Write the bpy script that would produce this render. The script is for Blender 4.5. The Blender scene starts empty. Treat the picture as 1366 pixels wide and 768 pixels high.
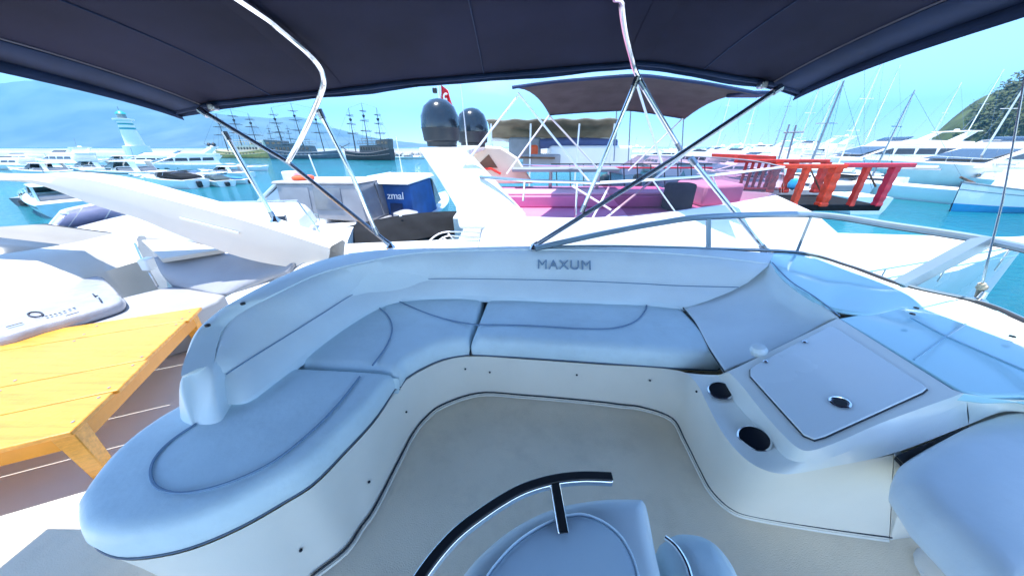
import bpy, bmesh, math, random
from mathutils import Vector, Matrix, noise
random.seed(7)
S = bpy.context.scene
C = S.collection
R = math.radians

# ------------------------------------------------------------------ camera, world, sun, exposure
CAM_Z = 4.2                       # eye height above the water
F, CU, CV = 400.0, 683.0, 384.0   # focal length and centre of the photograph in its own pixels
PITCH = R(25.2)
cd = bpy.data.cameras.new('camera'); cam = bpy.data.objects.new('camera', cd); C.objects.link(cam)
cd.sensor_fit = 'HORIZONTAL'; cd.sensor_width = 36.0; cd.lens = 36.0 * F / 1366.0
cd.clip_start = 0.02; cd.clip_end = 30000
cam.location = (0, 0, CAM_Z); cam.rotation_euler = (R(90) - PITCH, 0, 0)
S.camera = cam

SUN = Vector((-0.17, -0.02, 0.985)).normalized()
w = bpy.data.worlds.new("World"); S.world = w; w.use_nodes = True
nt = w.node_tree; bg = nt.nodes['Background']
sky = nt.nodes.new('ShaderNodeTexSky'); sky.sky_type = 'NISHITA'; sky.sun_disc = False
sky.sun_elevation = math.asin(SUN.z); sky.sun_rotation = math.atan2(SUN.x, SUN.y)
sky.air_density = 1.0; sky.dust_density = 0.0; sky.ozone_density = 5.0; sky.altitude = 1200
nt.links.new(sky.outputs[0], bg.inputs[0]); bg.inputs[1].default_value = 0.13
# thin wisps of cloud all round the sky
tc = nt.nodes.new('ShaderNodeTexCoord'); mp = nt.nodes.new('ShaderNodeMapping'); mp.inputs['Scale'].default_value = (1.0, 1.0, 4.5)
nz = nt.nodes.new('ShaderNodeTexNoise'); nz.inputs['Scale'].default_value = 2.3; nz.inputs['Detail'].default_value = 9; nz.inputs['Roughness'].default_value = .58
cr = nt.nodes.new('ShaderNodeValToRGB'); cr.color_ramp.elements[0].position = .56; cr.color_ramp.elements[1].position = .80
cr.color_ramp.elements[1].color = (.75, .75, .75, 1)
mx = nt.nodes.new('ShaderNodeMixRGB'); mx.inputs[2].default_value = (5.0, 5.6, 6.0, 1)
nt.links.new(tc.outputs['Generated'], mp.inputs[0]); nt.links.new(mp.outputs[0], nz.inputs[0]); nt.links.new(nz.outputs[0], cr.inputs[0])
nt.links.new(cr.outputs[0], mx.inputs[0]); nt.links.new(sky.outputs[0], mx.inputs[1]); nt.links.new(mx.outputs[0], bg.inputs[0])

sd = bpy.data.lights.new('sun', 'SUN'); so = bpy.data.objects.new('sun', sd); C.objects.link(so)
sd.energy = 2.5; sd.angle = R(.5); sd.color = (1, .965, .9)
so.rotation_euler = SUN.to_track_quat('Z', 'Y').to_euler(); so.location = (0, 0, 60)

S.view_settings.view_transform = 'Standard'; S.view_settings.look = 'None'
S.view_settings.exposure = 2.15; S.view_settings.gamma = 1
S.cycles.use_denoising = True
S.cycles.max_bounces = 10; S.cycles.diffuse_bounces = 5; S.cycles.glossy_bounces = 4; S.cycles.transmission_bounces = 6
S.cycles.volume_bounces = 0; S.cycles.caustics_reflective = False; S.cycles.caustics_refractive = False

# ------------------------------------------------------------------ finding places from the photograph
cp, sp = math.cos(PITCH), math.sin(PITCH)
def ray(u, v):
    a, b = (u - CU) / F, (v - CV) / F
    return Vector((a, cp - b * sp, -sp - b * cp))
def D(u, v, d):                   # point 'd' metres below eye height
    r = ray(u, v); return Vector((0, 0, CAM_Z)) + r * (-d / r.z)
def Y(u, v, y):                   # point at distance y
    r = ray(u, v); return Vector((0, 0, CAM_Z)) + r * (y / r.y)
def DL(l, d): return [D(u, v, d) for u, v in l]
def D3(l): return [D(*p) for p in l]
def spline(pts, n, closed=False):
    P = [Vector(p) for p in pts]; m = len(P); out = []
    segs = m if closed else m - 1
    for i in range(n):
        t = i * segs / (n if closed else (n - 1)); k = min(int(t), segs - 1); f = t - k
        g = (lambda j: P[j % m]) if closed else (lambda j: P[max(0, min(m - 1, j))])
        p0, p1, p2, p3 = g(k - 1), g(k), g(k + 1), g(k + 2)
        out.append(.5 * ((2 * p1) + (p2 - p0) * f + (2 * p0 - 5 * p1 + 4 * p2 - p3) * f * f + (3 * p1 - p0 - 3 * p2 + p3) * f ** 3))
    return out

# ------------------------------------------------------------------ materials
def mat(name, col, rough=.5, metal=0, var=.06, vscale=3.0, bump=0, bscale=60, coat=0, alpha=1, trans=0, ior=1.45, dirt=0, spec=.5, grain=None):
    m = bpy.data.materials.new(name); m.use_nodes = True; t = m.node_tree; p = t.nodes['Principled BSDF']
    L = t.links.new
    co = t.nodes.new('ShaderNodeTexCoord')
    n1 = t.nodes.new('ShaderNodeTexNoise'); n1.inputs['Scale'].default_value = vscale; n1.inputs['Detail'].default_value = 6
    if grain is None: L(co.outputs['Object'], n1.inputs['Vector'])
    else:
        gm = t.nodes.new('ShaderNodeMapping'); gm.inputs['Rotation'].default_value = (0, 0, grain); gm.inputs['Scale'].default_value = (.5, 9, 9)
        L(co.outputs['Object'], gm.inputs[0]); L(gm.outputs[0], n1.inputs['Vector']); n1.inputs['Roughness'].default_value = .7
    rp = t.nodes.new('ShaderNodeValToRGB')
    a = [max(0, c * (1 - var)) for c in col]; b = [min(1, c * (1 + var)) for c in col]
    rp.color_ramp.elements[0].position = .35; rp.color_ramp.elements[1].position = .65
    rp.color_ramp.elements[0].color = (*a, 1); rp.color_ramp.elements[1].color = (*b, 1)
    L(n1.outputs['Fac'], rp.inputs[0]); src = rp.outputs[0]
    if dirt:
        n3 = t.nodes.new('ShaderNodeTexNoise'); n3.inputs['Scale'].default_value = vscale * 2.7; n3.inputs['Detail'].default_value = 9; n3.inputs['Roughness'].default_value = .7
        L(co.outputs['Object'], n3.inputs['Vector'])
        r3 = t.nodes.new('ShaderNodeValToRGB'); r3.color_ramp.elements[0].position = .5; r3.color_ramp.elements[1].position = .75
        r3.color_ramp.elements[1].color = (dirt, dirt, dirt, 1)
        L(n3.outputs['Fac'], r3.inputs[0])
        mm = t.nodes.new('ShaderNodeMixRGB'); mm.inputs[2].default_value = (col[0] * .5, col[1] * .46, col[2] * .4, 1)
        L(r3.outputs[0], mm.inputs[0]); L(src, mm.inputs[1]); src = mm.outputs[0]
    L(src, p.inputs['Base Color'])
    rr = t.nodes.new('ShaderNodeMapRange'); rr.inputs['To Min'].default_value = max(.02, rough - .06); rr.inputs['To Max'].default_value = min(1, rough + .08)
    L(n1.outputs['Fac'], rr.inputs['Value']); L(rr.outputs[0], p.inputs['Roughness'])
    p.inputs['Metallic'].default_value = metal; p.inputs['Coat Weight'].default_value = coat; p.inputs['Coat Roughness'].default_value = .08
    p.inputs['Transmission Weight'].default_value = trans; p.inputs['IOR'].default_value = ior; p.inputs['Alpha'].default_value = alpha
    p.inputs['Specular IOR Level'].default_value = spec
    if bump:
        n2 = t.nodes.new('ShaderNodeTexNoise'); n2.inputs['Scale'].default_value = bscale; n2.inputs['Detail'].default_value = 4
        L(co.outputs['Object'], n2.inputs['Vector'])
        bp = t.nodes.new('ShaderNodeBump'); bp.inputs['Strength'].default_value = bump; bp.inputs['Distance'].default_value = .01
        L(n2.outputs['Fac'], bp.inputs['Height']); L(bp.outputs[0], p.inputs['Normal'])
    return m
def glass(name, tint, amount):    # thin sheet of tinted plastic: mostly see-through, a little gloss
    m = bpy.data.materials.new(name); m.use_nodes = True; t = m.node_tree; o = t.nodes['Material Output']
    t.nodes.remove(t.nodes['Principled BSDF'])
    tr = t.nodes.new('ShaderNodeBsdfTransparent'); tr.inputs[0].default_value = (*tint, 1)
    gl = t.nodes.new('ShaderNodeBsdfGlossy'); gl.inputs['Roughness'].default_value = .03
    fr = t.nodes.new('ShaderNodeFresnel'); fr.inputs[0].default_value = 1.35
    ma = t.nodes.new('ShaderNodeMath'); ma.operation = 'MULTIPLY'; ma.inputs[1].default_value = amount
    ms = t.nodes.new('ShaderNodeMixShader'); L = t.links.new
    L(fr.outputs[0], ma.inputs[0]); L(ma.outputs[0], ms.inputs[0]); L(tr.outputs[0], ms.inputs[1]); L(gl.outputs[0], ms.inputs[2]); L(ms.outputs[0], o.inputs[0])
    return m

GEL = mat('gelcoat', (.80, .80, .78), .22, var=.02, coat=.3, bump=.02, bscale=9)
GELS = mat('shaded_gelcoat', (.90, .82, .70), .4, var=.03, bump=.05, bscale=240)
DASH = mat('sky_tinted_gelcoat', (.52, .82, .88), .10, var=.02, coat=.6)  # cyan reflection of the sky mixed into the base colour
VINYL = mat('blue_vinyl', (.71, .83, .865), .46, var=.05, vscale=3, bump=.25, bscale=22, dirt=.14)
VINYLB = mat('pale_vinyl', (.80, .86, .88), .44, var=.04, vscale=3, bump=.2, bscale=22)
PIPE = mat('piping', (.20, .30, .43), .5)
SEAM = mat('dark_seam', (.03, .035, .045), .6)
FLOOR = mat('deck_nonskid', (.88, .73, .55), .6, var=.05, vscale=2.2, bump=.28, bscale=190, dirt=.22)
STEEL = mat('stainless', (.72, .73, .75), .16, metal=1, var=.03)
FRAME = mat('screen_frame', (.28, .37, .44), .35, metal=.5, var=.04)
STEELD = mat('dark_steel', (.30, .32, .36), .25, metal=1, var=.05)
CHROME = mat('chrome', (.8, .81, .83), .08, metal=1, var=.01)
NAVY = mat('navy_canvas', (.020, .022, .048), .85, var=.25, vscale=1.6, bump=.35, bscale=700, spec=.15)
NAVYT = mat('navy_trim', (.02, .035, .085), .7, var=.2, bump=.2, bscale=500, spec=.2)
GREYC = mat('grey_canvas', (.075, .08, .082), .85, var=.15, bump=.3, bscale=300, spec=.1)
TANC = mat('tan_canvas', (.20, .17, .125), .85, var=.2, vscale=2, bump=.2, bscale=200, spec=.1)
BLACKC = mat('black_canvas', (.016, .017, .019), .8, var=.25, vscale=1.5, bump=.3, bscale=60, spec=.08)
RUBBER = mat('black_rubber', (.015, .016, .02), .4)
HOLE = mat('hole_dark', (.006, .008, .015), .3)
YEL = mat('yellow_paint', (.66, .30, .045), .34, var=.20, vscale=4, bump=.12, bscale=45, dirt=.3, grain=R(-27))
YELD = mat('shaded_yellow_paint', (.62, .25, .02), .4, var=.09, vscale=5, bump=.1, bscale=45, dirt=.2)  # table yellow darkened: shade of the aprons put into the colour
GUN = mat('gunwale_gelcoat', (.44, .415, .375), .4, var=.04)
BEIGE = mat('cream_gelcoat', (.68, .635, .575), .4, var=.03, vscale=1.5, coat=.15)
LILAC = mat('shade_toned_vinyl', (.31, .32, .35), .5, var=.04, bump=.12, bscale=300)  # grey-lilac tone puts the aft bench's shade into its colour
WRAP = mat('plastic_wrap', (.34, .35, .39), .2, var=.06, vscale=9, bump=.6, bscale=14, coat=.4)  # wrap darkened: shade over the aft bench is part of this colour
PRINT = mat('print_ink', (.03, .03, .04), .5)
WHITE = mat('boat_white', (.80, .80, .79), .25, var=.025, vscale=.8, coat=.25)
WHITE2 = mat('boat_offwhite', (.70, .69, .66), .35, var=.05, vscale=.8, dirt=.1)
DARKG = mat('dark_glass', (.02, .025, .03), .06, var=.1, coat=.3)
TEALG = mat('window_glass', (.10, .17, .19), .06, var=.2, coat=.3)
PINK = mat('pink_cover', (.60, .20, .37), .55, var=.06, vscale=2, bump=.2, bscale=120)
PINKL = mat('pale_pink_gelcoat', (.74, .42, .55), .4, var=.05)
DOME = mat('dome_shell', (.012, .022, .032), .18, var=.1, coat=.5)
DOMEB = mat('dome_base', (.028, .032, .038), .4)
RED = mat('red_paint', (.62, .035, .02), .4, var=.2, vscale=6, bump=.2, bscale=30, dirt=.2)
ORANGE = mat('orange_red_paint', (.68, .045, .010), .4, var=.2, vscale=8, bump=.3, bscale=30, dirt=.2)
MAGENTA = mat('crimson_paint', (.60, .025, .055), .4, var=.15, vscale=6)
BUOY = mat('lifebuoy_orange', (.80, .11, .03), .5)
CREAM = mat('cream_shell', (.72, .62, .47), .4, var=.04)
BROWN = mat('brown_wood', (.13, .07, .04), .5, var=.3, vscale=4, bump=.2)
DKWOOD = mat('dark_timber', (.03, .026, .026), .55, var=.3, vscale=2)
YWOOD = mat('varnished_timber', (.50, .33, .10), .4, var=.25, vscale=2)
GREYHULL = mat('slate_hull', (.09, .11, .14), .4, var=.2, vscale=1)
BLUEC = mat('blue_canvas', (.012, .07, .24), .7, var=.2, vscale=2, bump=.2, bscale=90)
BLUEL = mat('light_blue_canvas', (.03, .20, .48), .65, var=.2, vscale=2, bump=.2, bscale=90)
BLUEH = mat('blue_hull', (.03, .30, .55), .3, var=.05)
PBLUE = mat('pale_blue_hull', (.42, .62, .66), .3, var=.05)
GREYT = mat('grey_tarp', (.30, .29, .30), .7, var=.1, vscale=1.5, bump=.25, bscale=60)
CLEARP = mat('smoky_vinyl', (.16, .17, .20), .12, var=.1, coat=.3)
STONE = mat('breakwater_concrete', (.62, .60, .57), .8, var=.12, vscale=.05, bump=.5, bscale=2)
ROCKM = mat('rock', (.36, .33, .30), .9, var=.3, vscale=.7, bump=.8, bscale=3)
LHW = mat('lighthouse_white', (.78, .78, .77), .5, var=.03)
LHT = mat('lighthouse_teal', (.01, .30, .30), .4)
ROPE = mat('rope', (.42, .38, .30), .8, bump=.4, bscale=200)
GREYP = mat('grey_paint', (.22, .25, .28), .5, var=.1)
TEALF = mat('teal_fender', (.02, .10, .11), .5)
FLAGR = mat('flag_red', (.60, .02, .03), .7)
FLAGW = mat('flag_white', (.8, .8, .8), .7)
GRASSG = mat('hill_green', (.05, .07, .02), .9, var=.5, vscale=.12, bump=.8, bscale=.6)
LEAF = mat('leaf_green', (.04, .062, .018), .7, var=.5, vscale=.5)
LEAF2 = mat('olive_leaf', (.10, .115, .035), .7, var=.4, vscale=.5)
BARK = mat('bark', (.12, .09, .06), .9)
MOUNT = mat('mountain', (.10, .12, .10), .95, var=.45, vscale=.003, bump=.3, bscale=.02)
CLEAR = glass('clear_screen', (.93, .96, .97), .7)
PINKG = glass('pink_tinted_screen', (.62, .42, .52), .8)
SMOKE = glass('smoked_screen', (.35, .40, .46), .9)

# ------------------------------------------------------------------ mesh builder
class MB:
    def __init__(s): s.v = []; s.f = []
    def add(s, vs, fs):
        o = len(s.v); s.v += [Vector(p) for p in vs]; s.f += [tuple(i + o for i in f) for f in fs]; return s
    def box(s, c, size, rot=None):
        c = Vector(c); hx, hy, hz = [q / 2 for q in size]
        vs = [Vector((x, y, z)) for x in (-hx, hx) for y in (-hy, hy) for z in (-hz, hz)]
        if rot is not None: vs = [rot @ p for p in vs]
        return s.add([c + p for p in vs], [(0, 1, 3, 2), (4, 6, 7, 5), (0, 4, 5, 1), (2, 3, 7, 6), (0, 2, 6, 4), (1, 5, 7, 3)])
    def bar(s, a, b, w, h, up=(0, 0, 1)):
        a, b = Vector(a), Vector(b); d = (b - a); L = d.length; d.normalize(); up = Vector(up)
        if abs(d.dot(up)) > .98: up = Vector((0, 1, 0))
        sx = d.cross(up).normalized(); uz = sx.cross(d).normalized()
        vs = [p + sx * i * w / 2 + uz * j * h / 2 for p in (a, b) for i, j in ((-1, -1), (1, -1), (1, 1), (-1, 1))]
        return s.add(vs, [(3, 2, 1, 0), (4, 5, 6, 7), (0, 1, 5, 4), (1, 2, 6, 5), (2, 3, 7, 6), (3, 0, 4, 7)])
    def tube(s, pts, r, n=8, r2=None, closed=False):
        P = [Vector(p) for p in pts]; m = len(P); rings = []; prev = None
        for i, p in enumerate(P):
            d = (P[(i + 1) % m] - P[i - 1]) if closed else (P[min(i + 1, m - 1)] - P[max(i - 1, 0)])
            d.normalize()
            if prev is None:
                up = Vector((0, 0, 1)) if abs(d.z) < .9 else Vector((0, 1, 0)); nx = d.cross(up).normalized()
            else: nx = (prev - d * prev.dot(d)).normalized()
            prev = nx; ny = d.cross(nx)
            q = r if r2 is None else r + (r2 - r) * i / (m - 1)
            rings.append([p + (nx * math.cos(k * 2 * math.pi / n) + ny * math.sin(k * 2 * math.pi / n)) * q for k in range(n)])
        vs = [q for g in rings for q in g]; fs = []
        for i in range(m if closed else m - 1):
            j = (i + 1) % m
            for k in range(n): fs.append((i * n + k, i * n + (k + 1) % n, j * n + (k + 1) % n, j * n + k))
        if not closed: fs += [tuple(range(n - 1, -1, -1)), tuple((m - 1) * n + k for k in range(n))]
        return s.add(vs, fs)
    def grid(s, rows, closed=False):
        n = len(rows[0]); fs = []
        for i in range(len(rows) - 1):
            for k in range(n if closed else n - 1):
                fs.append((i * n + k, i * n + (k + 1) % n, (i + 1) * n + (k + 1) % n, (i + 1) * n + k))
        return s.add([p for r in rows for p in r], fs)
    def loft(s, rails, nu, nv=None):
        rr = [spline(r, nu) for r in rails]
        if nv: 
            cols = [spline([r[i] for r in rr], nv) for i in range(nu)]
            rr = [[cols[i][j] for i in range(nu)] for j in range(nv)]
        return s.grid(rr)
    def poly(s, pts): return s.add(pts, [tuple(range(len(pts)))])
    def prism(s, pts, vec):
        n = len(pts); a = [Vector(p) for p in pts]; b = [p + Vector(vec) for p in a]
        return s.add(a + b, [tuple(range(n - 1, -1, -1)), tuple(range(n, 2 * n))] + [(i, (i + 1) % n, n + (i + 1) % n, n + i) for i in range(n)])
    def hexa(s, a, b):            # two quads joined
        return s.add(list(a) + list(b), [(3, 2, 1, 0), (4, 5, 6, 7), (0, 1, 5, 4), (1, 2, 6, 5), (2, 3, 7, 6), (3, 0, 4, 7)])
    def lathe(s, prof, c, n=24, rot=None, sc=(1, 1, 1)):
        c = Vector(c); rows = []
        for r, z in prof:
            row = [Vector((math.cos(k * 2 * math.pi / n) * r * sc[0], math.sin(k * 2 * math.pi / n) * r * sc[1], z * sc[2])) for k in range(n)]
            rows.append([c + (rot @ p if rot is not None else p) for p in row])
        o = len(s.v); s.grid(rows, True); m = len(rows)
        s.f.append(tuple(o + k for k in range(n - 1, -1, -1))); s.f.append(tuple(o + (m - 1) * n + k for k in range(n)))
        return s
    def build(s, name, m, parent=None, smooth=35, bevel=0, solid=0, off=-1, seg=2, sub=0, label=None):
        me = bpy.data.meshes.new(name); me.from_pydata([tuple(p) for p in s.v], [], s.f)
        bm = bmesh.new(); bm.from_mesh(me); bmesh.ops.remove_doubles(bm, verts=bm.verts, dist=1e-5)
        bmesh.ops.recalc_face_normals(bm, faces=bm.faces); bm.to_mesh(me); bm.free()
        me.polygons.foreach_set('use_smooth', [len(p.vertices) < 12 for p in me.polygons]); me.set_sharp_from_angle(angle=R(smooth))
        me.materials.append(m); o = bpy.data.objects.new(name, me); C.objects.link(o)
        if parent: o.parent = parent
        if solid: md = o.modifiers.new('thick', 'SOLIDIFY'); md.thickness = solid; md.offset = off
        if sub: md = o.modifiers.new('sub', 'SUBSURF'); md.levels = sub; md.render_levels = sub
        if bevel: md = o.modifiers.new('bevel', 'BEVEL'); md.width = bevel; md.segments = seg; md.limit_method = 'ANGLE'; md.angle_limit = R(40)
        if label: o['label'] = label
        return o
def tag(o, label, cat, group=None, kind=None):
    o['label'] = label; o['category'] = cat
    if group: o['group'] = group
    if kind: o['kind'] = kind
    return o
def thing(name, label, cat, loc=(0, 0, 0), rz=0, group=None):
    o = bpy.data.objects.new(name, None); C.objects.link(o); o.location = loc; o.rotation_euler = (0, 0, rz); o.empty_display_size = .2
    return tag(o, label, cat, group)
def offset_xy(pts, d):            # inward offset of a closed outline (counter-clockwise)
    n = len(pts); out = []
    for i in range(n):
        a, b, c = pts[i - 1], pts[i], pts[(i + 1) % n]
        t = Vector((c.x - a.x, c.y - a.y, 0));
        if t.length < 1e-9: out.append(b.copy()); continue
        t.normalize(); out.append(b + Vector((-t.y, t.x, 0)) * d)
    return out
def area_xy(p): return sum(p[i - 1].x * p[i].y - p[i].x * p[i - 1].y for i in range(len(p))) / 2
from mathutils.geometry import delaunay_2d_cdt
def pad(mb, outline, z0, z1, r=.045, bulge=.012, step=.03):   # padded cushion from a plan outline: straight sides, rounded rim, soft top
    o = [Vector((p.x, p.y, 0)) for p in outline]
    if area_xy(o) < 0: o.reverse()
    per = [];
    for i, p in enumerate(o):
        q = o[(i + 1) % len(o)]; n = max(1, int((q - p).length / .035))
        for k in range(n):
            c = p.lerp(q, k / n)
            if not per or (c - per[-1]).length > .004: per.append(c)
    if (per[0] - per[-1]).length < .004: per.pop()
    o = per; m = len(o); seg = [(o[i].x, o[i].y, o[(i + 1) % m].x - o[i].x, o[(i + 1) % m].y - o[i].y) for i in range(m)]
    seg = [(x, y, dx, dy, max(1e-12, dx * dx + dy * dy)) for x, y, dx, dy in seg]
    def dist(px, py):
        best = 1e9; ins = False
        for x, y, dx, dy, L2 in seg:
            t = ((px - x) * dx + (py - y) * dy) / L2; t = 0 if t < 0 else 1 if t > 1 else t
            ex, ey = px - x - dx * t, py - y - dy * t; e = ex * ex + ey * ey
            if e < best: best = e
            if (y > py) != (y + dy > py) and px < x + dx * (py - y) / (dy or 1e-12): ins = not ins
        return math.sqrt(best) if ins else -1
    pts = [Vector((p.x, p.y)) for p in o]; hs = [0.0] * m
    for d in (.1, .3, .6, 1.0):
        for p in offset_xy(o, r * d):
            e = dist(p.x, p.y)
            if e > r * d * .85: pts.append(Vector((p.x, p.y))); hs.append(e)
    x0, x1 = min(p.x for p in o), max(p.x for p in o); y0, y1 = min(p.y for p in o), max(p.y for p in o)
    for i in range(int((x1 - x0) / step) + 1):
        for j in range(int((y1 - y0) / step) + 1):
            x, y = x0 + (i + .5 * (j % 2)) * step, y0 + j * step; e = dist(x, y)
            if e > r * 1.05: pts.append(Vector((x, y))); hs.append(e)
    vs, es, fs, ov, oe, of = delaunay_2d_cdt(pts, [(i, (i + 1) % m) for i in range(m)], [list(range(m))], 1, 1e-6)
    top = []
    for k, p in enumerate(vs):
        e = hs[ov[k][0]] if ov[k] else max(0, dist(p.x, p.y)); q = min(1, e / r)
        z = z1 - r + math.sqrt(max(0, r * r - (r - q * r) ** 2)) + bulge * (1 - math.exp(-e / .12)) + .003 * noise.noise(Vector((p.x * 5, p.y * 5, z1))) * q
        top.append(Vector((p.x, p.y, z)))
    mb.add(top, fs)
    rows = [[Vector((p.x, p.y, z)) for p in offset_xy(o, ins)] for ins, z in ((0, z1 - r), (-.005, z0 + (z1 - z0) * .45), (0, z0 + .025), (.006, z0 + .010), (.02, z0))]
    mb.grid(rows, True)
def text_obj(s, size, M, name, m, parent, ext=.0015, space=1.0):
    cu = bpy.data.curves.new(name, 'FONT'); cu.body = s; cu.size = size; cu.extrude = ext; cu.align_x = 'CENTER'; cu.align_y = 'CENTER'; cu.space_character = space
    t = bpy.data.objects.new(name, cu); C.objects.link(t)
    me = bpy.data.meshes.new_from_object(t.evaluated_get(bpy.context.evaluated_depsgraph_get()))
    bpy.data.objects.remove(t); me.transform(M); me.materials.clear(); me.materials.append(m)
    o = bpy.data.objects.new(name, me); C.objects.link(o)
    if parent: o.parent = parent
    return o
def struct(o): o['kind'] = 'structure'; return o

# ------------------------------------------------------------------ water, mountains, breakwater, hill
def water():
    rings = [0.001, 3, 6, 10, 16, 25, 40, 70, 120, 220, 400, 800, 1600, 3200, 6000, 8400]
    mb = MB(); rows = [[Vector((math.cos(k * math.pi / 24) * r, math.sin(k * math.pi / 24) * r, 0)) for k in range(48)] for r in rings]
    mb.grid(rows, True)
    m = bpy.data.materials.new('sea_water'); m.use_nodes = True; t = m.node_tree; p = t.nodes['Principled BSDF']; L = t.links.new
    co = t.nodes.new('ShaderNodeTexCoord')
    n0 = t.nodes.new('ShaderNodeTexNoise'); n0.inputs['Scale'].default_value = .05; n0.inputs['Detail'].default_value = 5
    rp = t.nodes.new('ShaderNodeValToRGB'); rp.color_ramp.elements[0].color = (.004, .10, .14, 1); rp.color_ramp.elements[1].color = (.008, .19, .225, 1)
    rp.color_ramp.elements[0].position = .3; rp.color_ramp.elements[1].position = .7
    L(co.outputs['Object'], n0.inputs[0]); L(n0.outputs[0], rp.inputs[0]); L(rp.outputs[0], p.inputs['Base Color'])
    p.inputs['Roughness'].default_value = .05; p.inputs['IOR'].default_value = 1.33
    mp = t.nodes.new('ShaderNodeMapping'); mp.inputs['Scale'].default_value = (1, 1.7, 1); L(co.outputs['Object'], mp.inputs[0])
    b1 = t.nodes.new('ShaderNodeTexNoise'); b1.inputs['Scale'].default_value = 1.3; b1.inputs['Detail'].default_value = 7; b1.inputs['Roughness'].default_value = .6
    L(mp.outputs[0], b1.inputs[0]); bp = t.nodes.new('ShaderNodeBump'); bp.inputs['Strength'].default_value = 1; bp.inputs['Distance'].default_value = .22
    L(b1.outputs[0], bp.inputs['Height']); L(bp.outputs[0], p.inputs['Normal'])
    struct(mb.build('water', m))
water()

def silh(k, yk):                   # ridge height from the outline of the range
    pts = [(-700, 150), (-400, 120), (-200, 112), (0, 107), (60, 108), (110, 102), (160, 117), (230, 139), (290, 152), (340, 146), (390, 152), (440, 170), (500, 184), (560, 191), (640, 196), (900, 197)]
    q = [(ray(u, v).x / ray(u, v).y, ray(u, v).z / ray(u, v).y) for u, v in pts]
    for a, b in zip(q, q[1:]):
        if a[0] <= k <= b[0]: f = (k - a[0]) / (b[0] - a[0]); return max(0, (a[1] + (b[1] - a[1]) * f) * yk)
    return 0
def mountains():
    mb = MB(); rows = []; yr = 4200
    for j in range(26):
        y = 2700 + j * 120; row = []
        for i in range(150):
            x = -7400 + i * 65
            if x * x + y * y > 8200 ** 2: y2 = math.sqrt(8200 ** 2 - x * x)
            else: y2 = y
            f = max(0, 1 - abs(y2 - yr) / 1500); f = f * f * (3 - 2 * f)
            h = silh(x / yr, yr) * f
            n = noise.ridged_multi_fractal(Vector((x * .0011, y2 * .0011, 3.1)), .9, 2.1, 6, 1, 2)
            row.append(Vector((x, y2, h * (.80 + .13 * n) - 1.0 + (0 if h > 0 else 0))))
        rows.append(row)
    for r in rows:
        for p in r: p.z = max(p.z, -.5)
    mb.grid(rows); struct(mb.build('mountains', MOUNT, smooth=180))
mountains()

def breakwater():
    a = thing('breakwater', 'long pale concrete breakwater wall closing the harbour', 'breakwater', (0, 150, 0))
    def sec(x0, x1, y0, y1, top):
        mb = MB(); n = 16
        for i in range(n):
            xa, xb = x0 + (x1 - x0) * i / n, x0 + (x1 - x0) * (i + 1) / n - .15; ya, yb = y0 + (y1 - y0) * i / n, y0 + (y1 - y0) * (i + 1) / n
            q = lambda x, y, z: Vector((x, y - 150, z))
            mb.hexa([q(xa, ya, -.4), q(xb, yb, -.4), q(xb, yb + 5, -.4), q(xa, ya + 5, -.4)], [q(xa, ya + .4, top), q(xb, yb + .4, top), q(xb, yb + 5, top), q(xa, ya + 5, top)])
        return mb
    sec(-420, 260, 165, 165, 3.3).build('wall', STONE, a)
    sec(-420, 260, 163.0, 163.0, 1.6).build('quay', WHITE2, a)
    mb = MB()
    rnd = random.Random(3)
    for i in range(420):
        x = rnd.uniform(-70, 90); y = rnd.uniform(158, 163); r = rnd.uniform(.5, 1.3)
        rot = Matrix.Rotation(rnd.random() * 6, 3, 'Z') @ Matrix.Rotation(rnd.random() * 6, 3, 'X')
        mb.lathe([(.5 * r, -.5 * r), (r, 0), (.6 * r, .6 * r)], (x, y - 150, rnd.uniform(0, 1.2)), 6, rot)
    o = mb.build('boulders', ROCKM, a, smooth=10); o['kind'] = 'stuff'
breakwater()

def lighthouse():
    p = Y(168, 208, 150); t = thing('lighthouse', 'white harbour lighthouse with two teal bands beside the breakwater', 'lighthouse', (p.x, 156, 3.3))
    def part(name, prof, m, n=20): return MB().lathe(prof, (0, 0, 0), n).build(name, m, t)
    part('base', [(4.6, -3.4), (4.4, 1.2), (3.6, 1.3)], LHW)
    rr = lambda z: 3.3 - z * .085
    part('tower', [(rr(1.2), 1.2), (rr(11.6), 11.6)], LHW)
    part('band', [(rr(8) + .04, 8.0), (rr(8.8) + .04, 8.8)], LHT); part('band', [(rr(9.9) + .04, 9.9), (rr(10.6) + .04, 10.6)], LHT)
    part('gallery', [(3.0, 11.6), (3.4, 11.8), (3.4, 12.4), (2.2, 12.5)], LHW)
    part('lantern', [(1.5, 12.4), (1.5, 14.2)], TEALG); part('roof', [(1.9, 14.2), (1.4, 14.9), (.2, 15.7)], LHT)
    MB().tube([(0, 0, 15.6), (0, 0, 17.2)], .1).build('spike', GREYP, t)
lighthouse()

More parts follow.
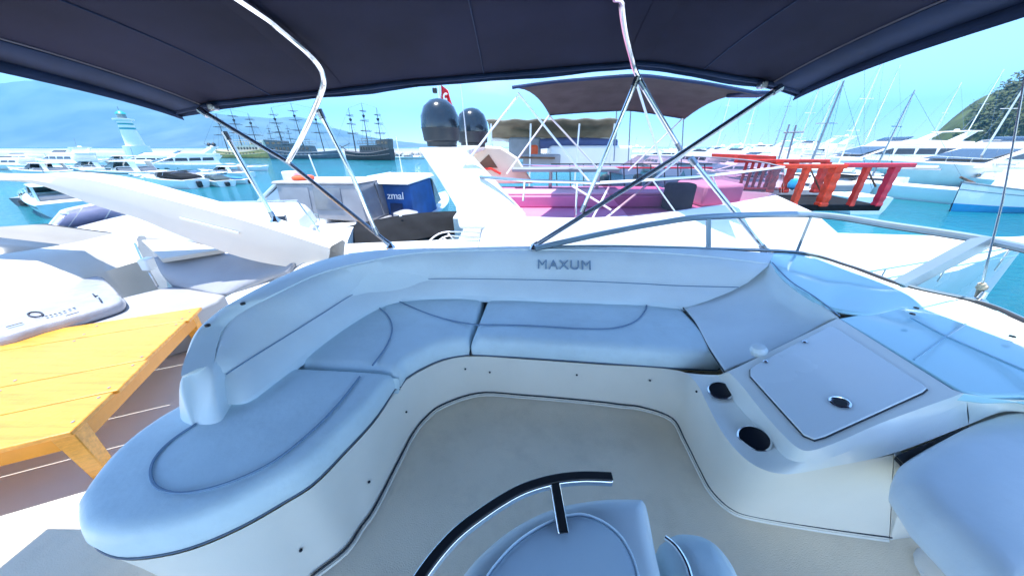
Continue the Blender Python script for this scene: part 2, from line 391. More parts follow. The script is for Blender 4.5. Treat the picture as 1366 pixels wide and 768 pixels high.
def hill():
    mb = MB(); rows = []
    c = Y(1475, 150, 190)
    def hh(x, y):
        f = max(0, 1 - math.hypot((x - c.x - 25) / 72, (y - 200) / 60) ** 2)
        return 66 * f ** .5 * (.75 + .35 * noise.fractal(Vector((x * .03, y * .03, 1)), 1, 2, 5)) 
    for j in range(40):
        row = []
        for i in range(48):
            x = c.x - 75 + i * 4.2; y = 130 + j * 3.6; row.append(Vector((x, y, max(-.6, hh(x, y) - 1 + noise.noise(Vector((x * .2, y * .2, 0))) * 1.6))))
        rows.append(row)
    mb.grid(rows); struct(mb.build('hill', GRASSG, smooth=60))
    rnd = random.Random(11); k = 0
    lf = MB(); tk = MB()
    for i in range(1000):
        x = c.x - 50 + rnd.random() * 90; y = 141 + rnd.random() * 75; z = hh(x, y) - 1
        if z < 4: continue
        r = rnd.uniform(2.2, 4.6)
        tk.tube([(x, y, z - .3), (x, y, z + r)], .2, 5, .1)
        for q in range(46):
            d = Vector((rnd.gauss(0, 1), rnd.gauss(0, 1), rnd.gauss(0, .7))).normalized() * r * rnd.uniform(.45, 1.05); s = rnd.uniform(.5, 1.2)
            pc = Vector((x, y, z + r * 1.3)) + d; a = Vector((rnd.gauss(0, 1), rnd.gauss(0, 1), rnd.gauss(0, 1))).normalized(); b = a.orthogonal().normalized()
            lf.add([pc + a * s, pc + b * s * .6, pc - a * s, pc - b * s * .6], [(0, 1, 2, 3)])
    g = lf.build('hillside_wood', LEAF, smooth=180); tag(g, 'dense green scrub wood covering the hill on the right', 'wood', kind='stuff')
    tk.build('trunks', BARK, g)['kind'] = 'stuff'
hill()

# ------------------------------------------------------------------ own yacht: flybridge with U-shaped seating
YT = thing('motor_yacht', 'white motor yacht whose shaded flybridge with the blue U-shaped seating fills the foreground', 'yacht', (0, 1, 0))
YI = -Vector((0, 1, 0))
def own(mb): mb.v = [p + YI for p in mb.v]; return mb
ZF = CAM_Z - 1.6
# floor of the flybridge and hull below
own(MB().prism([(-3.6, -2.2, ZF - .08), (3.4, -2.2, ZF - .08), (3.4, 1.0, ZF - .08), (1.9, 2.4, ZF - .08), (-1.6, 2.4, ZF - .08), (-1.5, .78, ZF - .08), (-3.6, .80, ZF - .08)], (0, 0, .08))).build('deck_floor', FLOOR, YT, bevel=.006)
hl = MB()
sec = []
for x, yb, yt, y2 in ((-7.2, -2.0, -2.3, 3.3), (-4, -2.2, -2.5, 3.4), (0, -2.2, -2.5, 3.35), (4, -2.0, -2.3, 3.0), (8, -.9, -1.3, 1.9), (10.5, .2, .1, .5)):
    sec.append([Vector((x, yb + .4, -.5)), Vector((x, yt, 1.0)), Vector((x, yt, 1.9)), Vector((x, y2, 1.9)), Vector((x, y2, 1.0)), Vector((x, y2 - .7, -.5))])
hl.grid(sec, True); hl.f += [(0, 1, 2, 3, 4, 5), tuple(range(35, 29, -1))]
own(hl).build('hull', WHITE, YT)
own(MB().prism([(-1.75, -2.0, 1.88), (3.3, -2.0, 1.88), (3.3, 2.35, 1.88), (-1.75, 2.35, 1.88)], (0, 0, ZF - .09 - 1.88))).build('cabin', GEL, YT)

T_px = [(118, 690), (124, 718), (140, 737), (170, 747), (220, 742), (268, 729), (325, 704), (381, 672), (421, 646), (461, 605), (501, 561), (530, 518), (543, 506), (562, 494), (592, 481), (629, 475), (700, 479), (800, 486), (880, 491), (915, 497), (930, 512), (944, 540), (962, 574), (985, 603), (1012, 623), (1050, 632), (1110, 622), (1192, 606)]
T_d = [1.3] * 19 + [1.27, 1.24, 1.22, 1.2, 1.2, 1.2, 1.18, 1.12, 1.05]
F_px = [(395, 800), (419, 768), (461, 737), (501, 679), (537, 608), (550, 583), (566, 562), (590, 543), (640, 527), (700, 530), (790, 538), (855, 546), (895, 560), (913, 590), (932, 628), (948, 657), (975, 682), (1010, 693), (1100, 708), (1186, 720)]
Tw = [D(u, v, d) for (u, v), d in zip(T_px, T_d)]
ctr = Vector((.3, 1.1, 0))
Fw = []
fvis = DL(F_px, 1.6)
Fw = [Vector((x, y, ZF)) for x, y in ((-1.46, .98), (-1.42, .78), (-1.33, .64), (-1.19, .54), (-1.05, .48), (-.94, .48), (-.87, .53), (-.82, .60))]
Fw += [fvis[2], fvis[2].lerp(fvis[3], .5), fvis[3], fvis[4], fvis[5], fvis[6], fvis[7], fvis[8], fvis[9], fvis[10], fvis[10].lerp(fvis[11], .6)] + [fvis[i] for i in (11, 12, 13, 14, 15, 16, 17, 18, 19)]
mb = MB(); NU = 140
ft, tt = spline(Fw, NU), spline(Tw, NU)
rows = [[p + Vector((0, 0, -.02)) for p in ft], ft]
for k in range(1, 8):
    f = k / 8; rows.append([a.lerp(b, f) + Vector((0, 0, 0)) + (a - b).cross(Vector((0, 0, 1))) * 0 for a, b in zip(ft, tt)])
rows.append(tt)
tin = [p + (p - Vector((q.x, q.y, p.z))) * .0 + Vector((0, 0, .004)) for p, q in zip(tt, ft)]
mb.grid(rows)
SB = own(mb).build('seat_base', GELS, YT)
own(MB().tube([p + (ctr - p).normalized() * .012 + Vector((0, 0, .010)) for p in ft[36:]], .010, 6)).build('floor_trim', GELS, SB)
own(MB().tube([p + (ctr - p).normalized() * .004 + Vector((0, 0, .027)) for p in ft[36:]], .0055, 6)).build('dark_gap', SEAM, SB)
def nearest(rows_uv, u, v):       # a point of the seat base under a pixel
    best = None
    for i in range(len(ft)):
        for f in (.1, .2, .3, .4, .5, .6, .7, .8, .9):
            p = ft[i].lerp(tt[i], f); q = p - Vector((0, 0, CAM_Z)); d = cp * q.y - sp * q.z
            x, y = CU + F * q.x / d, CV - F * (sp * q.y + cp * q.z) / d
            e = (x - u) ** 2 + (y - v) ** 2
            if best is None or e < best[0]: best = (e, p)
    return best[1]
scr = None
for u, v in ((621, 492), (648, 497), (773, 499), (541, 548), (490, 640), (396, 733), (949, 508), (870, 505)):
    p = nearest(None, u, v); d = (Vector((0, 0, CAM_Z)) - p).normalized()
    own(MB().lathe([(.0065, 0), (.0065, .010), (.003, .012)], p, 8, d.to_track_quat('Z', 'Y').to_matrix())).build('screw', RUBBER, SB)
# under-seat mouldings closing the base
own(MB().prism([(-1.62, .85, ZF), (-.95, .85, ZF), (-.95, 1.6, ZF), (-.5, 1.95, ZF), (1.2, 1.95, ZF), (1.2, 2.45, ZF), (-1.3, 2.45, ZF), (-1.6, 2.0, ZF)], (0, 0, .28))).build('seat_plinth', GELS, YT)

def cushion(name, label, outline, z0, z1, m, r=.05, seams=(), n=None):
    c = sum(outline, Vector()) / len(outline); t = thing(name, label, 'cushion', (c.x, c.y, z0), group='seat cushions of the U-shaped settee')
    mb = MB(); pad(mb, outline, z0, z1, r); mb.v = [p - Vector((c.x, c.y, z0)) for p in mb.v]
    mb.build('cushion_cover', m, t, smooth=60)
    MB().tube([Vector((p.x - c.x, p.y - c.y, .016)) for p in outline], .0042, 6, closed=True).build('bottom_welt', mat('welt', (.10, .14, .2), .5) if 'welt' not in bpy.data.materials else bpy.data.materials['welt'], t)
    for s in seams:
        MB().tube([p - Vector((c.x, c.y, z0)) for p in s], .0055, 6).build('piping', PIPE, t)
    return t
zc0, zc1 = CAM_Z - 1.298, CAM_Z - 1.15
V3 = lambda x, y: Vector((x, y, 0))
lf = [D(*p) for p in ((120, 690, 1.26), (126, 722, 1.28), (140, 739, 1.3), (170, 748, 1.3), (220, 743, 1.3), (268, 730, 1.3), (325, 705, 1.3), (381, 673, 1.3), (421, 647, 1.3), (461, 606, 1.3), (501, 562, 1.3), (528, 522, 1.3))]
lc = [Vector(p) for p in spline(lf, 40)] + [V3(-.655, 1.335), V3(-.95, 1.365), V3(-1.265, 1.385), V3(-1.6, 1.41), V3(-1.6, 1.25)] + [Vector(p) for p in spline([D(240, 555, 1.22), D(215, 570, 1.22), D(180, 596, 1.22), D(150, 626, 1.22), D(128, 660, 1.23)], 14)]
zt = CAM_Z - 1.146
sm_l = [D(u, v, 1.1362) for u, v in spline([(382, 562, 0)] and [Vector((330, 556, 0)), Vector((240, 580, 0)), Vector((207, 608, 0)), Vector((200, 632, 0)), Vector((212, 651, 0)), Vector((245, 657, 0)), Vector((300, 645, 0)), Vector((360, 618, 0)), Vector((410, 580, 0)), Vector((450, 540, 0)), Vector((478, 506, 0))], 50) for u, v in [(u.x, u.y)]] if False else [D(p.x, p.y, 1.1362) for p in spline([Vector(q) for q in ((262, 565, 0), (228, 588, 0), (206, 612, 0), (201, 634, 0), (212, 651, 0), (245, 657, 0), (300, 645, 0), (360, 618, 0), (410, 580, 0), (450, 540, 0), (480, 502, 0))], 60)]
cushion('seat_cushion', 'long blue cushion with rounded near end on the left arm of the settee', lc, zc0, zc1, VINYL, seams=[sm_l])
cfront = [D(*p) for p in ((543, 507, 1.3), (562, 495, 1.3), (592, 482, 1.3), (626, 476, 1.3))]
cc = spline(cfront, 16) + [V3(-.235, 2.30), V3(-.35, 2.40), V3(-.9, 2.38), V3(-1.3, 2.2), V3(-1.56, 1.8), V3(-1.6, 1.425), V3(-1.265, 1.40), V3(-.95, 1.38), V3(-.655, 1.35)]
s1 = [D(p.x, p.y, 1.1362) for p in spline([Vector(q) for q in ((497, 487, 0), (515, 462, 0), (523, 440, 0), (518, 422, 0), (503, 408, 0))], 20)]
s2 = [D(p.x, p.y, 1.1362) for p in spline([Vector(q) for q in ((528, 400, 0), (570, 418, 0), (605, 428, 0), (640, 434, 0))], 20)]
cushion('seat_cushion', 'blue cushion filling the inside corner of the settee', cc, zc0, zc1, VINYL, seams=[s1, s2])
rc = [D(*p) for p in ((630, 476, 1.3), (700, 480, 1.3), (800, 487, 1.3), (900, 494, 1.3), (955, 497, 1.3))]
rc = spline(rc, 16) + [V3(1.335, 1.52), V3(1.355, 2.14), V3(1.36, 2.40), V3(-.20, 2.40), V3(-.20, 2.30)]
s3 = [D(p.x, p.y, 1.1362) for p in spline([Vector(q) for q in ((638, 433, 0), (700, 434, 0), (770, 438, 0), (815, 438, 0), (845, 430, 0), (860, 415, 0), (863, 403, 0))], 34)]
cushion('seat_cushion', 'straight blue cushion of the settee below the lettered backrest', rc, zc0, zc1, VINYL, seams=[s3])

ST = [ # bottom, seam, top, outer rim of the backrest at each station: u, v, depth below the eye
 ((293, 541, 1.13), (288, 508, 1.03), (285, 490, .95), (243, 500, .93)), ((331, 532, 1.11), (312, 492, 1.0), (290, 468, .92), (250, 468, .89)),
 ((375, 497, 1.1), (345, 471, .99), (302, 436, .87), (262, 442, .85)), ((421, 461, 1.1), (387, 445, .98), (326, 415, .83), (285, 420, .82)),
 ((462, 432, 1.1), (430, 418, .98), (365, 395, .80), (310, 403, .79)), ((503, 408, 1.1), (474, 391, .98), (422, 368, .785), (365, 374, .77)),
 ((535, 398, 1.1), (515, 377, .98), (475, 353, .78), (430, 347, .765)), ((590, 394, 1.1), (565, 372, .98), (550, 339, .78), (500, 334, .765)),
 ((650, 395, 1.1), (640, 372, .98), (640, 335, .78), (620, 330, .765)), ((750, 399, 1.1), (750, 374, .98), (750, 334, .78), (750, 328, .765)),
 ((840, 402, 1.1), (850, 378, .98), (860, 337, .78), (860, 329, .765)), ((890, 405, 1.1), (905, 381, .98), (945, 343, .785), (945, 332, .765)),
 ((915, 410, 1.12), (985, 383, .96), (1027, 353, .79), (1030, 338, .765))]
b0, sm, b1, o1 = [[D(*s[k]) for s in ST] for k in range(4)]
def outward(rail):                # horizontal outward normals along a rail
    out = []
    for i in range(len(rail)):
        t = rail[min(i + 1, len(rail) - 1)] - rail[max(i - 1, 0)]; t.z = 0; t.normalize(); out.append(Vector((-t.y, t.x, 0)))
    return out
NB = 150
B0, SMr, B1, O1 = [spline(r, NB) for r in (b0, sm, b1, o1)]
no = outward(SMr)
bt = thing('backrest_cushion', 'long pale blue backrest wrapping round the settee with embossed lettering', 'backrest', (B0[75].x, B0[75].y, B0[75].z))
ofs = -Vector((B0[75].x, B0[75].y, B0[75].z))
def bshape(i):
    n = no[i]; P = [B0[i] + n * .16 + Vector((0, 0, .0)), B0[i] + n * .05 - Vector((0, 0, .012)), B0[i], B0[i].lerp(SMr[i], .35) - n * .014, B0[i].lerp(SMr[i], .8) - n * .010, SMr[i] + n * .004, SMr[i].lerp(B1[i], .25) - n * .012, SMr[i].lerp(B1[i], .6) - n * .012 + Vector((0, 0, .012)), SMr[i].lerp(B1[i], .9) + Vector((0, 0, .010)), B1[i] + n * .012 - Vector((0, 0, .004)), B1[i] + n * .03 - Vector((0, 0, .03))]
    return P
cols = [bshape(i) for i in range(NB)]
mb = MB()
def endcap(i, k):                 # rounds off the end of the roll
    c = sum(cols[i], Vector()) / len(cols[i]); return [c.lerp(p, k) for p in cols[i]]
d0 = (cols[0][5] - cols[3][5]); d0.z = 0; d0.normalize(); d1 = (cols[-1][5] - cols[-4][5]); d1.z = 0; d1.normalize()
full = [[p + d0 * .035 for p in endcap(0, .55)], [p + d0 * .028 for p in endcap(0, .85)], [p + d0 * .014 for p in endcap(0, .97)]] + cols + [[p + d1 * .012 for p in endcap(-1, .95)], [p + d1 * .02 for p in endcap(-1, .75)]]
mb.grid([[c[j] for c in full] for j in range(11)])
k = len(mb.v); nf = len(full)
mb.f.append(tuple(j * nf for j in range(11))); mb.f.append(tuple(j * nf + nf - 1 for j in range(10, -1, -1)))
mb.v = [p + ofs for p in mb.v]; mb.build('padding', VINYLB, bt, smooth=50)
MB().tube([SMr[i] - no[i] * .001 + ofs for i in range(8, NB)], .0035, 6).build('piping', PIPE, bt)
pA, pB = D(715, 355, .885), D(797, 356, .885)
i9 = min(range(NB), key=lambda i: abs(B1[i].x - (pA.x + pB.x) / 2))
surf = lambda i, f: SMr[i].lerp(B1[i], f)
ia, ib = min(range(NB), key=lambda i: abs(B1[i].x - pA.x)), min(range(NB), key=lambda i: abs(B1[i].x - pB.x))
rt = (surf(ib, .45) - surf(ia, .45)).normalized(); upv = surf(i9, .6) - surf(i9, .25); upv = (upv - rt * upv.dot(rt)).normalized(); nv = rt.cross(upv).normalized()
pc = surf(i9, .48) - no[i9] * .012 + Vector((0, 0, .006)) + ofs
M = Matrix.Translation(pc + nv * .010) @ Matrix((rt, upv, nv)).transposed().to_4x4()
text_obj('MAXUM', .112, M, 'lettering', mat('emboss_ink', (.26, .35, .46), .4), bt, .006, 1.15)

# moulded shell (coaming) round the backrest
cr_, out_, low_ , inn_ = [], [], [], []
for i in range(NB):
    n = no[i]; inn_.append(B0[i] + n * .01 + Vector((0, 0, CAM_Z - 1.16 - B0[i].z))); 
mid = [a.lerp(b, .5) + Vector((0, 0, .014)) for a, b in zip(B1, O1)]
rows = [[p + Vector((0, 0, 0)) for p in inn_], [a + n * .03 + Vector((0, 0, .0)) for a, n in zip(B0, no)], [p + n * .012 - Vector((0, 0, .03)) for p, n in zip(B1, no)], [p + n * .012 + Vector((0, 0, .006)) for p, n in zip(B1, no)], mid, [p - n * .02 + Vector((0, 0, .006)) for p, n in zip(O1, no)], O1, [p + n * .02 - Vector((0, 0, .03)) for p, n in zip(O1, no)], [Vector((p.x + n.x * .05, p.y + n.y * .05, CAM_Z - 1.16)) for p, n in zip(O1, no)], [Vector((p.x + n.x * .05, p.y + n.y * .05, CAM_Z - 2.2)) for p, n in zip(O1, no)]]
e = [r[0] for r in rows]; dd = Vector((.03, -.06, 0)); ce = sum(e[:9], Vector()) / 9
for k in range(0):
    th = k * R(90) / 8
    for r, p in zip(rows, e): 
        q = p + dd * math.sin(th); c2 = Vector((ce.x, ce.y, p.z)) + dd; r.insert(0, q.lerp(c2, .2 * (1 - math.cos(th))) - Vector((0, 0, .035 * (1 - math.cos(th)) if p.z > CAM_Z - 1.1 else 0)))
mb = MB(); mb.grid(rows); n = len(rows[0]); mb.f.append(tuple(j * n for j in range(len(rows))))
own(mb).build('coaming', mat('coaming_vinyl', (.79, .86, .88), .42, var=.03, bump=.1, bscale=400), YT, smooth=50)
er = spline([D(243, 557, 1.17), D(241, 530, 1.06), D(243, 503, .95), D(262, 486, .925), D(284, 492, .95), D(291, 525, 1.04), D(300, 568, 1.17)], 28)
ec = sum(er, Vector()) / len(er); fw = Vector((.012, -.035, 0)); bk = Vector((-.05, .13, .012))
rows = [[p + bk * 1.5 for p in er], [p + bk * .6 for p in er], [p + bk * .15 for p in er]]
for q in (1, .985, .95, .89, .8, .68, .52, .34, .16, .01):
    c2 = (er[0] + er[-1]) / 2 - Vector((0, 0, .004)); rows.append([c2 + (p - c2) * q + fw * 1.6 * math.sqrt(1 - q * q) for p in er])
mb = MB(); mb.grid(rows, True); own(mb).build('coaming_end', bpy.data.materials['coaming_vinyl'], YT, smooth=80)
# fittings on the coaming rim
for u, v, d in ((476, 341, .77), (398, 361, .772), (324, 405, .79), (277, 434, .83)):
    own(MB().lathe([(.012, -.004), (.012, .006), (.005, .009)], D(u, v, d), 10)).build('snap_stud', RUBBER, YT)
own(MB().lathe([(.05, -.01), (.05, .008), (.04, .012)], D(470, 341, .768), 20)).build('recess_cap', VINYLB, YT)

# sloping corner panel
cpn = thing('corner_backrest', 'smooth pale blue sloping corner panel between the settee and the console', 'backrest', tuple(D(1000, 430, 1.0)))
cofs = -D(1000, 430, 1.0)
ra = D3([(909, 408, 1.14), (928, 432, 1.15), (946, 465, 1.15), (967, 497, 1.15)])
rb = D3([(958, 387, 1.03), (985, 415, 1.06), (1005, 445, 1.07), (1030, 470, 1.08)])
rcc = D3([(1008, 364, .88), (1035, 395, .94), (1058, 420, .97), (1085, 442, .98)])
rd = D3([(1029, 352, .79), (1052, 376, .812), (1085, 398, .84), (1118, 423, .875)])
mb = MB(); mb.loft([ra, rb, rcc, rd], 30, 30); mb.v = [p + cofs for p in mb.v]
mb.build('padding', VINYLB, cpn, smooth=80, solid=.03, off=0)
MB().tube([p + cofs + Vector((0, -.004, .004)) for p in spline(ra, 30)], .008, 6).build('edge_seam', SEAM, cpn)
MB().tube([p + cofs + Vector((0, -.004, .012)) for p in spline(rd, 30)], .004, 6).build('piping', PIPE, cpn)

# side ledge up to the windscreen
li = D3([(1027, 352, .788), (1052, 376, .804), (1085, 397, .83), (1114, 411, .856), (1160, 417, .85), (1212, 410, .832), (1290, 421, .822), (1366, 442, .815)])
lo = D3([(1025, 337, .765), (1055, 337, .765), (1095, 344, .765), (1130, 355, .765), (1165, 368, .765), (1215, 384, .765), (1290, 401, .765), (1366, 430, .765)])
lo2 = lo + [D(1460, 474, .765), D(1640, 560, .765)]; lw = [p + Vector((.05, .06, -.9)) for p in lo2]
mb = MB(); mb.loft([[p - Vector((0, 0, .02)) for p in li], li, [a.lerp(b, .5) + Vector((0, 0, .012)) for a, b in zip(li, lo)], lo], 50, 20); own(mb).build('side_ledge', DASH, YT, smooth=60, solid=.02)
mb = MB(); mb.loft([lo2, lw], 50); own(mb).build('topside', GEL, YT, smooth=60, solid=.02)

# console with locker hatch
A_, B_, D_ = D(1000, 495, 1.05), D(1110, 437, .90), D(1080, 588, 1.05)
PN = (B_ - A_).cross(D_ - A_).normalized()
if PN.z < 0: PN = -PN
O = Vector((0, 0, CAM_Z))
def onp(u, v, lift=0, n=None, a=None):
    n = n or PN; a = a or A_; r = ray(u, v); return O + r * ((a - O).dot(n) / r.dot(n)) + n * lift
con = None
K3 = [onp(u, v) for u, v in ((966, 497), (974, 498), (990, 515), (1018, 550), (1045, 580), (1066, 598), (1085, 600), (1120, 588), (1180, 562), (1285, 524))]
K2 = [D(*p) for p in ((958, 500, 1.16), (962, 508, 1.18), (977, 532, 1.19), (1003, 562, 1.19), (1030, 592, 1.18), (1052, 612, 1.15), (1082, 616, 1.11), (1120, 606, 1.06), (1190, 578, 1.0), (1290, 536, .96))]
K1 = [D(*p) for p in ((915, 497, 1.27), (930, 512, 1.24), (944, 540, 1.22), (962, 574, 1.2), (985, 603, 1.2), (1012, 623, 1.2), (1050, 632, 1.18), (1110, 622, 1.12), (1192, 604, 1.045), (1292, 566, 1.0))]
k1, k2, k3 = spline(K1, 60), spline(K2, 60), spline(K3, 60)
far = [onp(u, v) for u, v in ((1270, 519), (1118, 424), (985, 489))]
mb = MB(); mb.grid([k1, [a.lerp(b, .5) + Vector((0, 0, -.004)) for a, b in zip(k1, k2)], k2, [a.lerp(b, .6) - Vector((0, 0, .004)) for a, b in zip(k2, k3)], k3])
o = len(mb.v); mb.v += k3 + far; mb.f.append(tuple(range(o, o + 63)))
con = own(mb).build('console', mat('console_gelcoat', (.90, .88, .82), .3, var=.02, coat=.2), YT, smooth=40)
hp = [onp(u, v, .004) for u, v in ((1001, 494), (1008, 488), (1104, 438), (1111, 437.5), (1118, 441), (1230, 515), (1236, 520), (1230, 525), (1100, 584), (1086, 588), (1072, 582), (1001, 503))]
own(MB().prism(hp, PN * .008)).build('hatch', mat('hatch_gelcoat', (.86, .89, .90), .25, var=.02, coat=.3), con, bevel=.004)
own(MB().tube([p - PN * .002 for p in hp], .004, 6, closed=True)).build('hatch_gap', SEAM, con)
ma = PN.to_track_quat('Z', 'Y').to_matrix()
own(MB().lathe([(.034, 0), (.034, .006), (.028, .008), (.026, .004)], onp(1120, 540, .012), 28, ma)).build('latch_ring', CHROME, con)
own(MB().lathe([(.027, 0), (.02, .009)], onp(1120, 540, .010), 24, ma)).build('latch', HOLE, con)
for u, v in ((1021, 485), (1073, 459)):
    own(MB().lathe([(.012, 0), (.012, .006), (.006, .01)], onp(u, v, .012), 14, ma)).build('hinge_stud', STEEL, con)
own(MB().lathe([(.035, -.02), (.04, .01), (.03, .03), (.012, .036)], onp(1012, 470, .01), 16, ma)).build('hinge_knob', VINYLB, con)
for u, v, r in ((961, 521, .052), (1006, 585, .056)):
    n2 = Vector((-.35, -.1, 1)).normalized(); q = n2.to_track_quat('Z', 'Y').to_matrix(); p = D(u, v, 1.185)
    own(MB().lathe([(r * 1.12, -.012), (r * 1.12, .004), (r, .007), (r, .002)], p, 30, q)).build('cup_holder', STEEL, con)
    own(MB().lathe([(r, -.01), (r * .98, .0045)], p, 28, q)).build('cup_well', HOLE, con)
# recess under the dash edge: flat dark sheet in place of its shade
own(MB().prism([D(1196, 607, 1.045), D(1292, 568, 1.0), D(1300, 590, 1.03), D(1215, 628, 1.08)], (0, 0, -.02))).build('recess_shade', RUBBER, con)
# dash
E0 = None
E1, E2, E3 = onp(1118, 424), onp(1280, 522), D(1366, 441, .81)
PN2 = (E2 - E1).cross(E3 - E1).normalized()
if PN2.z < 0: PN2 = -PN2
x3 = onp(1374, 530, -.012, PN2, E1); x3b = onp(1330, 528, -.012, PN2, E1)
mb = MB(); mb.loft([[K3[-1], x3b, x3], [K2[-1], D(1335, 536, .93), D(1378, 541, .91)], [K1[-1], D(1338, 549, .97), D(1382, 552, .95)], [K1[-1] + Vector((.02, .05, -.02)), D(1338, 549, .97) + Vector((.02, .05, -.02)), D(1382, 552, .95) + Vector((.02, .05, -.02))]], 14, 10); own(mb).build('console_lip', bpy.data.materials['console_gelcoat'], con, smooth=60)
dp = [onp(u, v, 0, PN2, E1) for u, v in ((1118, 424), (1150, 418), (1212, 408), (1290, 420), (1366, 441), (1450, 470), (1620, 540), (1620, 640), (1450, 545), (1366, 526), (1320, 527), (1280, 522))]
own(MB().prism(dp, -PN2 * .05)).build('dashboard', DASH, YT, bevel=.012, seg=3)
own(MB().tube([onp(u, v, .001, PN2, E1) for u, v in ((1215, 424), (1262, 449), (1366, 494), (1440, 524))], .006, 6)).build('dash_seam', mat('dash_line', (.35, .58, .70), .3), YT)
own(MB().tube([onp(u, v, .001, PN2, E1) for u, v in ((1219, 480), (1262, 449), (1290, 431))], .004, 6)).build('dash_seam', bpy.data.materials['dash_line'], YT)
for u, v in ((1222, 411), (1217, 419), (1350, 449)):
    own(MB().lathe([(.012, 0), (.01, .006)], D(u, v, .80), 8)).build('snap_stud', RUBBER, YT)

# windscreen
W0 = D3([(720, 331, .77), (800, 330, .77), (870, 331, .77), (945, 333, .77), (1062, 338, .77), (1130, 356, .77), (1200, 381, .77), (1300, 404, .77), (1366, 431, .77), (1460, 475, .77)])
W1 = D3([(714, 331, .76), (800, 312, .66), (880, 297, .56), (945, 289, .50), (1083, 286, .48), (1200, 302, .48), (1315, 320, .48), (1430, 346, .48), (1520, 372, .48), (1640, 410, .48)])
w0, w1 = spline(W0, 90), spline(W1, 90)
wsm = MB(); wsm.grid([w0, [a.lerp(b, .5) for a, b in zip(w0, w1)], w1]); WS = own(wsm).build('windscreen', CLEAR, YT, smooth=180)
own(MB().tube(w1, .022, 8)).build('top_rail', FRAME, WS)
own(MB().tube([p - Vector((0, 0, .018)) for p in w1], .008, 6)).build('rail_gasket', RUBBER, WS)
own(MB().tube([p + Vector((0, 0, .008)) for p in w0], .014, 8)).build('base_channel', SEAM, WS)
own(MB().tube([p + Vector((0, -.012, .016)) for p in w0], .007, 6)).build('base_trim', FRAME, WS)
own(MB().bar(W0[3], W1[3], .022, .03)).build('post', FRAME, WS); own(MB().bar(W0[4], W1[4], .018, .03)).build('post', FRAME, WS)
own(MB().bar(W0[6], W1[6], .05, .075, (0, -1, .3))).build('post', FRAME, WS)

# ------------------------------------------------------------------ bimini top over the flybridge
BT = thing('bimini_top', 'dark navy canvas bimini top on bent steel tubes above the seating', 'bimini top', (0, 1, CAM_Z))
def bim(mb): mb.v = [p - Vector((0, 1, CAM_Z)) for p in mb.v]; return mb
RX = [(-2.5, .235), (-2.19, .292), (-1.37, .357), (-.67, .427), (.09, .478), (.80, .528), (.89, .533), (1.0, .525), (1.815, .421), (2.09, .367)]
def ridge(x):
    for a, b in zip(RX, RX[1:]):
        if a[0] <= x <= b[0]: f = (x - a[0]) / (b[0] - a[0]); return a[1] + (b[1] - a[1]) * f
    return RX[0][1] if x < RX[0][0] else RX[-1][1]
def cz(x, y):
    c = .24 * (1 - min(1.2, (abs(y - .45) / 2.15)) ** 2.6)
    sag = -.018 * abs(math.sin((x + 1.37) * 1.4)) * min(1, max(0, (2.6 - y)))
    wr = .007 * noise.noise(Vector((x * 2.1, y * 1.1, 4))) + .004 * noise.noise(Vector((x * 6, y * 1.5, 9)))
    return CAM_Z + ridge(x) + c + sag + wr
XS = [-2.5 + 4.59 * i / 80 for i in range(81)]; YS = [-1.7 + 4.3 * j / 60 for j in range(61)]
mb = MB(); mb.grid([[Vector((x, y, cz(x, y))) for x in XS] for y in YS])
CANO = bim(mb).build('canopy', NAVY, BT, smooth=180, solid=.006, off=1)
def valance(pts, h, name):
    top, b1_, b2_ = [], [], []
    for i, p in enumerate(pts):
        f = .012 * math.sin(i * .55) ; top.append(p + Vector((0, 0, .003))); b1_.append(p + Vector((0, f * .5, -h * .5))); b2_.append(p + Vector((0, f, -h * (1 + .12 * math.sin(i * .3)))))
    m = MB(); m.grid([top, b1_, b2_]); bim(m).build(name, NAVYT, CANO, smooth=60, solid=.006)
ed = 2.603
valance([Vector((x, ed, cz(x, 2.6))) for x in XS], .035, 'valance')
valance([Vector((-2.503, y, cz(-2.5, y))) for y in YS], .06, 'valance'); valance([Vector((2.093, y, cz(2.09, y))) for y in YS], .06, 'valance')
bim(MB().tube([Vector((x, 2.575, cz(x, 2.575) - .012)) for x in XS], .016, 8)).build('hem_roll', NAVYT, CANO)
for xx in (-2.29, 1.87):
    bim(MB().tube([Vector((xx, y, cz(xx, y) - .003)) for y in YS], .005, 5)).build('hem_stitching', mat('stitch', (.16, .15, .19), .8), CANO)
    bim(MB().grid([[Vector((xx + s * (q - xx), y, cz(xx + s * (q - xx), y) - .010)) for y in YS] for q in ((-2.49 if xx < 0 else 2.08),) for s in (0, .5, 1)])).build('hem_band', NAVYT, CANO, solid=.004)
for u, v, y in ((283, 140, 2.55), (1018, 110, 2.55)):
    p = Y(u, v, y); bim(MB().box(p - Vector((0, 0, .015)), (.05, .05, .045))).build('corner_fitting', STEELD, BT, bevel=.008)
for xa, xb in ((-.98, -1.27), (.56, .86)):   # sewn pockets that hold the bow tubes, and flat seams between them
    cl = lambda y: xa + (xb - xa) * max(0, (y - .4) / 2.1)
    bim(MB().grid([[Vector((cl(y) + o, y, cz(cl(y) + o, y) - d)) for y in YS[2:-1]] for o, d in ((-.075, .004), (-.03, .009), (.03, .009), (.075, .004))])).build('bow_pocket', NAVY, CANO, smooth=60)
for xx in (-1.75, -.2, 1.35):
    bim(MB().tube([Vector((xx, y, cz(xx, y) - .003)) for y in YS], .004, 5)).build('canvas_seam', NAVYT, CANO)
def pole(l, r=.0165, m=STEEL, n=40, name='bow_tube'):
    return bim(MB().tube(spline([Vector(p) for p in l], n), r, 10)).build(name, m, BT)
